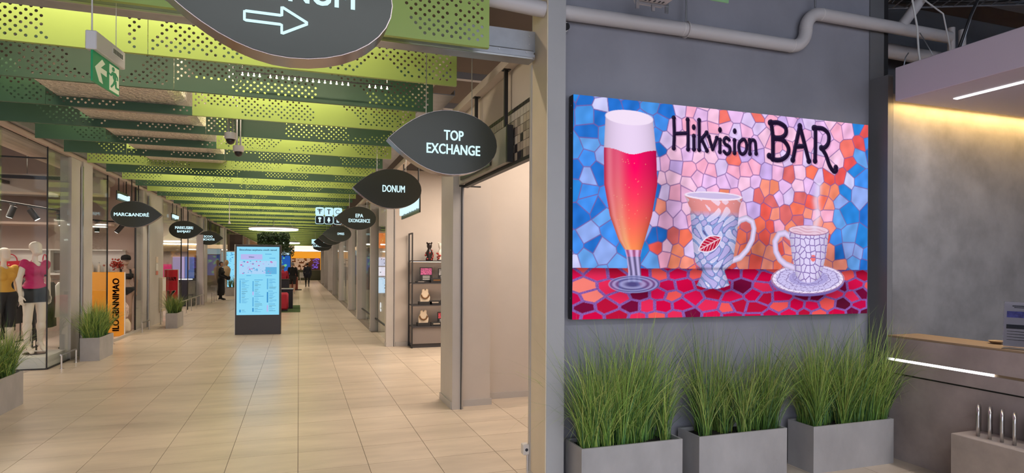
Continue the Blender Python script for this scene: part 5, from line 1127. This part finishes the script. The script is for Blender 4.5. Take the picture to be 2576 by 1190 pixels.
# clothing racks with hanging garments
def rack(x0, x1, y, z, cols, lab, glabel):
    e = empty('clothes_rail', ((x0 + x1) / 2, y, 0)); tag(e, lab, 'clothes rail'); mb = MB(); mb.tube([(x0, y, .01), (x0, y, z), (x1, y, z), (x1, y, .01)], .014, 8); mb.build('frame', m_black, e)
    for s in (x0, x1): MB().box(s - .02, s + .02, y - .22, y + .22, 0.003, .025).build('foot', m_black, e)
    n = len(cols)
    for i, (m, L, w) in enumerate(cols):
        x = x0 + (x1 - x0) * (i + .6) / (n + .2); g = empty('hanging_garment', (x, y, z - L)); tag(g, f'{glabel}, {ordn(i + 1)} hanger from the left', 'garment', lab)
        V = []; F = []; prof = [(0.02, 0.0), (w * .5, -.06), (w * .46, -.25), (w * .44, -L * .55), (w * .52, -L)]; A = 14
        for (hw, dz) in prof:
            for j in range(A): t = 2 * PI * j / A; V.append((x + (.030 + .012 * math.sin(3 * t + i) * min(1, -dz * 2)) * math.sin(t), y + hw * math.cos(t), z - .05 + dz))
        for k in range(len(prof) - 1):
            for j in range(A): F.append((k * A + j, k * A + (j + 1) % A, k * A + A + (j + 1) % A, k * A + A + j))
        F.append(tuple(range((len(prof) - 1) * A, len(prof) * A))); mb = MB(); mb.add(V, F); mb.build('cloth', m, g, smooth=True)
        MB().tube([(x, y, z + .016), (x, y + .012, z + .02), (x, y + .014, z), (x, y, z - .02), (x, y, z - .06)], .003, 5).build('hanger', m_steel, g)
mw = M('white_cloth', (.7, .68, .66), .8); mp = M('plum_cloth', (.16, .03, .07), .8); mg = M('grey_cloth', (.25, .25, .27), .8)
rack(-5.15, -4.35, 12.9, 1.42, [(m_blackfab, 1.05, .46), (m_blackfab, 1.1, .46), (m_blackfab, .95, .5), (mg, .8, .44), (m_blackfab, 1.12, .46)], 'black clothes rail behind the mannequin in fuchsia', 'long black garment on the rail behind the fuchsia mannequin')
rack(-6.6, -5.4, 15.2, 1.30, [(mw, .7, .44), (mp, .75, .44), (mg, .7, .42), (mp, .8, .44), (mw, .72, .42), (m_blackfab, .8, .45), (mg, .7, .44)], 'clothes rail deep in the left shop under the white shelf', 'short garment on the rail below the white shelf')
rack(-4.75, -4.25, 13.9, 1.30, [(mg, .7, .42), (mw, .7, .42), (m_blackfab, .85, .42), (mw, .66, .40)], 'short clothes rail seen through the vitrine beside the column', 'garment on the short rail beside the column')
# track lights
def track(p0, p1, ts, lab):
    e = empty('track_light', p0); tag(e, lab, 'track light'); a = Vector(p0); b = Vector(p1); mb = MB(); mb.tube([a, b], .018, 4); mb.build('track', m_black, e)
    for t, ax in ts:
        p = a + (b - a) * t; s = MB().cyl(p - Vector((0, 0, .015)), p - Vector((0, 0, .09)), .010, n=8).box(p.x - .05, p.x + .05, p.y - .02, p.y + .02, p.z - .035, p.z - .015).build('stem', m_black, e)
        q = p - Vector((0, 0, .10)); d = Vector(ax).normalized(); MB().cyl(q - d * .04, q + d * .17, .052, n=16).build('spot_head', m_black, e); MB().cyl(q + d * .171, q + d * .173, .044, n=16).build('lens', m_wlight, e)
    for t in (0.05, .95): p = a + (b - a) * t; MB().cyl(p, (p.x, p.y, 4.28), .006, n=6).build('drop_rod', m_black, e)
track((-5.15, 13.2, 2.74), (-3.98, 13.35, 2.55), ((.28, (-.35, 0, -1)), (.50, (.5, .1, -.8)), (.86, (.15, 0, -1))), 'black track with spot heads hanging in the left shop')
track((-4.6, 16.7, 2.62), (-3.8, 16.3, 2.55), ((.2, (0, 0, -1)), (.9, (-.6, 0, -.8))), 'short black track lamp behind the MARC&ANDRÉ sign')
e = empty('ceiling_pipes', (-6, 12, 3.2)); tag(e, 'exposed ducts and trays under the left shop ceiling', 'duct')
MB().box(-7.8, -3.9, 15.0, 15.5, 3.05, 3.42).build('box_duct', m_beige, e); MB().cyl((-4.3, 5, 3.55), (-4.3, 17, 3.55), .13, n=16).build('round_duct', m_beige, e); MB().box(-7.8, -3.9, 13.0, 13.08, 3.10, 3.16).box(-5.6, -5.52, 5, 17, 3.2, 3.26).build('beam_trays', m_kiosk, e)
MB().box(-7.8, -4.0, 16.0, 16.9, 2.45, 2.50).build('raft', m_pinkwall, e); MB().box(-6.9, -6.2, 13.4, 14.6, 3.5, 3.54).build('grille', m_white, e)
for i, x in enumerate((-6.6, -5.3, -4.5)): MB().cyl((x, 15.2, 3.42), (x, 15.2, 4.28), .01, n=6).build('hanger_rod', m_alu, e)
# low steel guard rails along the left fronts
def guard(x, y0, y1, z, n, lab):
    e = empty('guard_rail', (x, (y0 + y1) / 2, 0)); tag(e, lab, 'guard rail'); MB().cyl((x, y0 - .04, z), (x, y1, z), .013, n=10).build('bar', m_steel, e)
    for i in range(n): y = y0 + (y1 - y0) * i / max(1, n - 1); MB().cyl((x, y, 0), (x, y, z - .01), .013, n=10).build('post', m_steel, e); MB().cyl((x, y, 0), (x, y, .006), .035, n=12).build('flange', m_steel, e)
guard(-3.43, 11.13, 11.78, 0.215, 2, 'low steel guard rail before the vitrine'); guard(-3.50, 13.3, 14.15, 0.22, 2, 'low steel guard rail right behind the second grass planter')
guard(-3.44, 16.3, 17.0, 0.22, 2, 'low steel guard rail in front of the second left column'); guard(-3.42, 18.2, 26.0, 0.42, 9, 'long ramp rail beside the dark cabinet'); guard(-3.3, 27.2, 28.6, 0.42, 3, 'short rail at the far left column')
# further left shops
e = empty('poster_stand', (-3.75, 21.0, 0)); tag(e, 'red upright poster stand with white border and lettering', 'poster')
MB().box(-3.86, -3.47, 21.0, 21.04, 0.30, 1.42).build('frame', m_white, e); MB().box(-3.84, -3.49, 20.993, 21.0, 0.32, 1.40).build('sheet', M('red_print', (0.62, 0.012, 0.03), .5), e); mb = MB(); add_text(mb, 'PRAFI', (-3.66, 20.988, 1.13), width=.24, height=.11); add_text(mb, 'K', (-3.64, 20.988, .60), height=.34, width=.24, bold=.03); mb.build('lettering', m_white, e); MB().box(-3.80, -3.52, 20.95, 21.12, 0.003, .30).build('base', m_white, e)
e = empty('info_cabinet', (-3.62, 19.0, 0)); tag(e, 'cream wall cabinet on the second left column', 'cabinet'); MB().box(-3.566, -3.49, 18.75, 19.25, .30, 1.22).build('body', M('cream_paint', (.66, .58, .46), .5), e); MB().box(-3.49, -3.485, 18.80, 19.20, .85, 1.18).build('notice', m_white, e)
e = empty('wall_notices', (-3.56, 18.5, 1.4)); tag(e, 'small stacked notices on the second left column', 'notice')
for z0, z1, m in ((1.62, 1.78, MATS['cream_glass']), (1.42, 1.60, m_white), (1.30, 1.40, M('coral_print', (.6, .2, .15), .6))): MB().box(-3.566, -3.558, 18.35, 18.6, z0, z1).build('notice', m, e)
e = empty('dark_cabinet', (-3.95, 25.8, 0)); tag(e, 'dark navy cabinet with a lit edge behind the ramp rail', 'cabinet'); MB().box(-4.4, -3.72, 25.3, 26.4, 0.003, 1.02, .01).build('body', m_navy, e); MB().box(-4.4, -3.72, 25.28, 25.30, 1.0, 1.02).build('lit_edge', m_wlight, e)
e = empty('video_wall', (-5.0, 26.8, 0)); tag(e, 'glowing pink and blue poster wall behind the glass on the left', 'poster')
for (x0, x1, z0, z1, c) in ((-5.6, -5.2, .9, 1.9, (.05, .25, .32)), (-5.15, -4.7, .5, 1.55, (.75, .05, .16)), (-4.65, -4.25, .6, 1.85, (.45, .35, .55)), (-4.22, -3.9, .5, 1.85, (.12, .17, .4))): MB().box(x0, x1, 26.9, 26.95, z0, z1).build('lit_panel', EM('poster_%d' % int(-x0 * 100), c, .9), e)
e = empty('wooden_header', (-5, 24, 2)); tag(e, 'wooden header board with light line in the far left shop', 'header'); MB().box(-6.8, -3.7, 26.7, 26.98, 2.05, 2.30).build('board', m_wood, e); MB().box(-6.8, -3.7, 26.66, 26.70, 2.32, 2.36).build('light_line', m_bulb, e)
e = empty('white_pylon', (-3.6, 26.4, 0)); tag(e, 'pale door jamb with a dark screen beside the far left column', 'pylon'); MB().box(-3.72, -3.50, 26.2, 26.5, 0.0, 2.7).build('body', M('pale_lilac', (.62, .56, .60), .5), e); MB().box(-3.78, -3.722, 26.15, 26.4, .1, 1.9).build('screen', M('dark_violet', (.03, .02, .06), .2), e)
e = empty('lit_map_board', (-3.2, 36.5, 0)); tag(e, 'cyan lit map board far down the left side', 'display'); MB().box(-3.95, -3.25, 36.5, 36.6, .25, 2.25).build('casing', m_white, e); lb = MB().box(-3.92, -3.28, 36.49, 36.5, .3, 2.2).build('face', MATS['cyan_display'], e)
mb = MB(); g = random.Random(5)
for i in range(60): x, z = g.uniform(-3.9, -3.32), g.uniform(.35, 2.15); mb.box(x, x + .06, 36.484, 36.489, z, z + .03)
tag(mb.build('print', MATS['map_blue'], lb), kind='stuff')
e = empty('bust_figure', (-3.4, 33.6, 0)); tag(e, 'pale dressed bust beside the far planter', 'mannequin'); MB().lathe([(.16, 0), (.16, .03), (.03, .06), (.03, .75), (.13, .85), (.17, 1.1), (.20, 1.3), (.12, 1.42), (.05, 1.46), (.05, 1.5), (.09, 1.56), (.10, 1.66), (.05, 1.75), (.01, 1.76)], (-3.42, 33.6, 0), 18).build('body', M('straw', (.45, .33, .2), .8), e, smooth=True)
e = empty('corner_tower', (-3.45, 40, 0)); tag(e, 'dark brown pier closing the left row', 'pier'); MB().box(-3.9, -3.2, 40, 41, 0, 3.3).build('body', M('brown_pier', (.12, .085, .075), .6), e); MB().box(-3.8, -3.3, 39.98, 40, .8, 2.2).build('inset', m_black, e)

# ================================================================ RIGHT SHOPS
# fascia with mosaic tiles above the first opening, and sign board
fs = empty('wall_fascia_right', (1.78, 5.5, 2.52)); tag(fs, kind='structure')
MB().box(1.765, 1.80, 4.34, 6.70, 2.53, 3.35).build('board', m_beige, fs)
MB().box(1.745, 1.80, 4.34, 6.70, 2.50, 2.53).build('bottom_frame', m_black, fs)
tcol = [M('mosaic_a', (.48, .40, .33), .35), M('mosaic_b', (.36, .30, .25), .35), M('mosaic_c', (.26, .21, .18), .35), M('mosaic_d', (.03, .025, .03), .3), M('mosaic_e', (.56, .50, .44), .35)]
tms = {}
for ci, m in enumerate(tcol):
    me = MB().box(-.006, 0, -.033, .033, -.033, .033).mesh('mosaic_tile'); me.materials.append(m); fix_normals(me); tms[ci] = me
g = random.Random(12)
for j in range(28):
    for i in range(7):
        y, z = 4.39 + j * .072, 2.568 + i * .072
        c = 3 if i == 6 else (4 if i == 5 else g.choice([0, 0, 1, 1, 2, 4])); 
        if i < 3 and j in (6, 7, 8) and g.random() < .6: c = 3
        o = bpy.data.objects.new('mosaic_tile', tms[c]); COL.objects.link(o); o.parent = fs; o.location = Vector((1.764, y, z)) - fs.location
        if i == 6: o.scale = (1, 1, .45); o.location.z -= .016
e = empty('sign_board', (1.70, 5.8, 2.5)); tag(e, 'dark-edged grey board hung on rods behind the TOP EXCHANGE sign', 'sign board')
MB().box(1.69, 1.735, 5.02, 6.68, 2.53, 2.84).build('board', M('board_grey', (.30, .285, .26), .45), e); MB().box(1.685, 1.74, 4.985, 5.02, 2.525, 2.845).build('end_frame', m_black, e)
for y in (5.10, 6.05): MB().box(1.695, 1.725, y - .015, y + .015, 2.84, 3.35).build('hanger_post', m_black, e); MB().box(1.68, 1.745, y - .035, y + .035, 3.345, 3.352).build('mount_plate', m_black, e)
MB().cyl((1.70, 6.7, 2.52), (1.95, 6.7, 2.52), .01, n=6).build('strut', m_black, e)
# jewellery shelf
e = empty('shelf_unit', (2.6, 12.0, 0)); tag(e, 'black metal shelf unit with jewellery on four boards', 'shelf')
for y in (11.80, 12.17): MB().box(2.055, 2.08, y - .012, y + .012, 0, 2.235).build('post', m_black, e); MB().box(3.40, 3.425, y - .012, y + .012, 0, 2.235).build('post', m_black, e)
for z in (2.223, .012): MB().box(2.055, 2.08, 11.80, 12.17, z - .012, z + .012).build('side_bar', m_black, e)
SZ = (1.70, 1.265, .835, .42)
for z in SZ: b_ = MB().box(2.08, 3.40, 11.80, 12.20, z - .022, z).build('board', m_kiosk, e); MB().box(2.1, 3.38, 12.12, 12.14, z - .030, z - .023).build('light_strip', EM('shelf_led', (1.0, .72, .55), 3.0), b_)
MB().box(2.08, 3.40, 11.83, 12.20, .08, .395).build('drawer_base', M('taupe_laminate', (.22, .185, .17), .5), e); MB().box(2.08, 3.40, 11.86, 12.20, 0.0, .08).build('kick', m_kiosk, e)
m_cream = M('cream_linen', (.74, .60, .44), .7)
def bust(x, z, lab):
    e = empty('necklace_bust', (x, 11.95, z)); tag(e, lab, 'jewellery bust'); MB().box(x - .12, x + .13, 11.84, 12.02, z, z + .06).build('base', m_black, e)
    MB().prism([(-.09, .06), (.09, .06), (.10, .15), (.06, .24), (.06, .30), (.02, .31), (.0, .27), (-.02, .31), (-.055, .30), (-.06, .24), (-.095, .15)], .06, lambda a, b, t: (x + a, 11.90 + t, z + b)).build('neck_form', m_cream, e)
    MB().tube([(x + .075 * math.cos(t), 11.885, z + .20 + .075 * math.sin(t)) for t in [PI + i * PI / 10 for i in range(11)]], .014, 8).build('necklace', M('dark_gold', (.20, .10, .04), .4, metal=.6), e, smooth=True)
bust(2.34, SZ[2], 'cream necklace bust on the third shelf board'); bust(2.31, SZ[3], 'cream necklace bust on the lowest shelf board')
def figurine(x, z, m1, m2, lab):
    e = empty('figurine', (x, 11.95, z)); tag(e, lab, 'figurine'); MB().lathe([(.07, 0), (.075, .03), (.05, .08), (.075, .14), (.05, .20), (.03, .23), (.05, .27), (.052, .32), (.02, .35)], (x, 11.95, z), 14).build('body', m1, e, smooth=True)
    mb = MB(); g = random.Random(int(x * 100))
    for i in range(22): a = g.uniform(0, 6.28); zz = g.uniform(.02, .2); s = .02; mb.lathe([(.002, -s), (s, 0), (.002, s)], (x + .075 * math.cos(a), 11.95 + .07 * math.sin(a), z + zz), 6)
    mb.build('flower_trim', m2, e)
    for s in (-1, 1): MB().lathe([(.002, -.02), (.02, 0), (.002, .022)], (x + s * .045, 11.95, z + .345), 8).build('ear', m1, e)
figurine(2.43, SZ[0], M('black_glaze', (.02, .012, .012), .25), M('red_petals', (.45, .04, .03), .6), 'dark figurine trimmed with red flowers on the top board'); figurine(2.66, SZ[0], M('white_glaze', (.75, .70, .62), .3), MATS['red_petals'], 'white figurine trimmed with flowers beside the pillar edge')
def card(x, z, w, h, c, lab):
    e = empty('display_card', (x, 11.97, z)); tag(e, lab, 'card'); MB().box(x - w / 2, x + w / 2, 11.95, 11.97, z, z + h).build('board', m_black, e); MB().box(x - w / 2 + .015, x + w / 2 - .015, 11.948, 11.95, z + h * .52, z + h * .95).build('picture', M('card_' + str(int(x * 100)), c, .5, var=.7, vs=40), e)
    mb = MB()
    for k in range(3): mb.box(x - w * .28, x + w * .28, 11.947, 11.95, z + h * (.2 + k * .1), z + h * (.2 + k * .1) + .012)
    mb.build('print', m_white, e)
card(2.37, SZ[1], .25, .30, (.55, .12, .30), 'black card with pink motif on the second board'); card(2.72, SZ[1], .22, .28, (.3, .3, .3), 'black card half hidden by the big pillar on the second board'); card(2.70, SZ[3], .2, .26, (.6, .08, .12), 'red framed card on the lowest board')
for i, (x, z, w, h) in enumerate(((2.25, SZ[1], .2, .035), (2.56, SZ[1], .23, .09), (2.53, SZ[2], .22, .08), (2.70, SZ[2], .1, .09), (2.56, SZ[3], .22, .07), (2.74, SZ[3] , .01, .05))):
    if w < .05: continue
    eb = empty('jewellery_box', (x, 11.9, z)); tag(eb, ['flat black box under the pink card', 'black box with gilt front on the second board', 'wide black box on the third board', 'small black box beside the wide one', 'black box beside the lowest bust'][i], 'box')
    MB().box(x - w / 2, x + w / 2, 11.84, 11.93, z, z + h, .004).build('case', m_black, eb); MB().box(x - w * .3, x + w * .3, 11.836, 11.84, z + h * .4, z + h * .7).build('label', m_steel if i != 1 else MATS['dark_gold'], eb)
# lit showcases further down on the right
for n_, (y, x0, x1) in enumerate(((14.85, 1.80, 2.6), (18.2, 1.97, 2.6), (21.85, 1.95, 2.6))):
    e = empty('lit_showcase', (x0 + .3, y, 0)); tag(e, ['nearest lit showcase with white shelves behind the right glass', 'second lit showcase behind the right glass', 'third lit showcase behind the right glass'][n_], 'showcase')
    MB().box(x0, x1, y + .03, y + .08, .0, 3.0).build('back', m_beige, e)
    for z0, z1, c, s in ((.93, 1.30, (.62, .80, 1.0), 1.2), (1.34, 1.55, (.95, .88, 1.0), 1.2), (1.58, 1.78, (.80, .78, .98), 1.0), (2.0, 2.36, (.85, .22, .05), 1.0)):
        p = MB().box(x0 + .0, x1, y, y + .03, z0, z1).build('lit_shelf', EM('lit_%.2f' % z0, c, s), e); mb = MB(); g = random.Random(int(z0 * 100 + y))
        for i in range(26): xx = g.uniform(x0 + .02, x1 - .04); zz = g.uniform(z0 + .02, z1 - .03); mb.box(xx, xx + .02, y - .004, y, zz, zz + .02)
        mb.build('jewels', M('jewel_dark', (.16, .12, .22), .4) if z0 < 1.9 else EM('flame_pattern', (1.0, .55, .25), 1.0), p)
    MB().box(x0, x1, y - .02, y + .03, 2.42, 2.52).build('header', m_kiosk, e)
e = empty('glass_emblem', (1.73, 13.9, .6)); tag(e, 'white letter e emblem on the right shop glass', 'emblem'); mb = MB(); add_text(mb, 'e', (1.735, 13.95, .66), height=.20, X=(0, -1, 0), Y=(0, 0, 1), bold=.02); mb.build('letter', EM('white_emblem', (.85, .85, .82), .9), e)
# ================================================================ FAR END
e = empty('far_shop_front', (0.8, 60, 0)); tag(e, 'orange-headed shop front closing the corridor', 'shop front')
MB().box(-5, 4.6, 60.4, 60.8, 2.05, 2.65).build('orange_header', EM('orange_header', (.95, .36, .03), .9), e); MB().box(-5, 4.6, 60.3, 60.4, 2.70, 2.78).build('light_line', m_wlight, e); MB().box(-5, 4.6, 60.5, 60.8, 2.78, 3.2).build('upper_board', M('peach_board', (.7, .5, .38), .6), e)
MB().box(-5, 4.6, 61.2, 61.3, .95, 2.05).build('back_wall', M('shelf_brown', (.24, .13, .08), .6), e); MB().box(-5, 4.6, 59.8, 60.3, 0, .92).build('counter', M('olive_counter', (.11, .12, .08), .5), e); MB().box(1.9, 2.05, 60.2, 60.4, .95, 2.65).build('jamb', MATS['orange_header'], e)
mb = MB(); g = random.Random(8)
for i in range(220): x, z = g.uniform(-3.2, 0.85), .98 + .12 * g.randrange(9); w = g.uniform(.08, .3); mb.box(x, x + w, 61.1, 61.2, z, z + .08)
pr = mb.build('shelf_goods', EM('goods_warm', (.75, .48, .30), .8), e); tag(pr, kind='stuff')
mb = MB()
for i in range(30): x, z = g.uniform(1.15, 1.7), g.uniform(1.05, 2.0); mb.box(x, x + .15, 61.05, 61.1, z, z + .07)
mb.build('violet_mural', EM('violet_mural', (.20, .10, .55), .9), e); tag(e.children[-1], kind='stuff')
e = empty('blue_video_totem', (-0.9, 48, 0)); tag(e, 'tall blue and green video totem behind the walking person', 'display'); MB().box(-2.0, -0.55, 48, 48.2, 0, 2.6).build('casing', m_navy, e); dpl = MB().box(-1.95, -0.6, 47.99, 48, .7, 2.15).build('picture', EM('deep_blue', (.02, .10, .42), 1.0), e); MB().box(-1.95, -0.58, 47.99, 48, 2.2, 2.58).build('header', EM('ice_header', (.62, .84, .95), 1.0), e)
mb = MB(); g = random.Random(3)
for i in range(14): x, z = g.uniform(-1.8, -.75), g.uniform(.9, 2.05); s = g.uniform(.04, .12); mb.prism([(x + s * math.cos(t * PI / 4), z + s * .8 * math.sin(t * PI / 4)) for t in range(8)], .004, lambda a, b, d: (a, 47.984 + d, b))
mb.build('spots', EM('mint_spots', (.15, .55, .30), 1.0), dpl)
e = empty('bench', (0.3, 50, 0)); tag(e, 'small white bench before the far counter', 'bench'); MB().box(0.05, .75, 52, 52.4, .42, .5).build('seat', m_white, e)
for x in (.08, .68): MB().box(x, x + .05, 52.05, 52.35, 0, .42).build('leg', m_white, e)
MB().box(.05, .75, 52.4, 52.45, .5, .85).build('backrest', m_white, e)
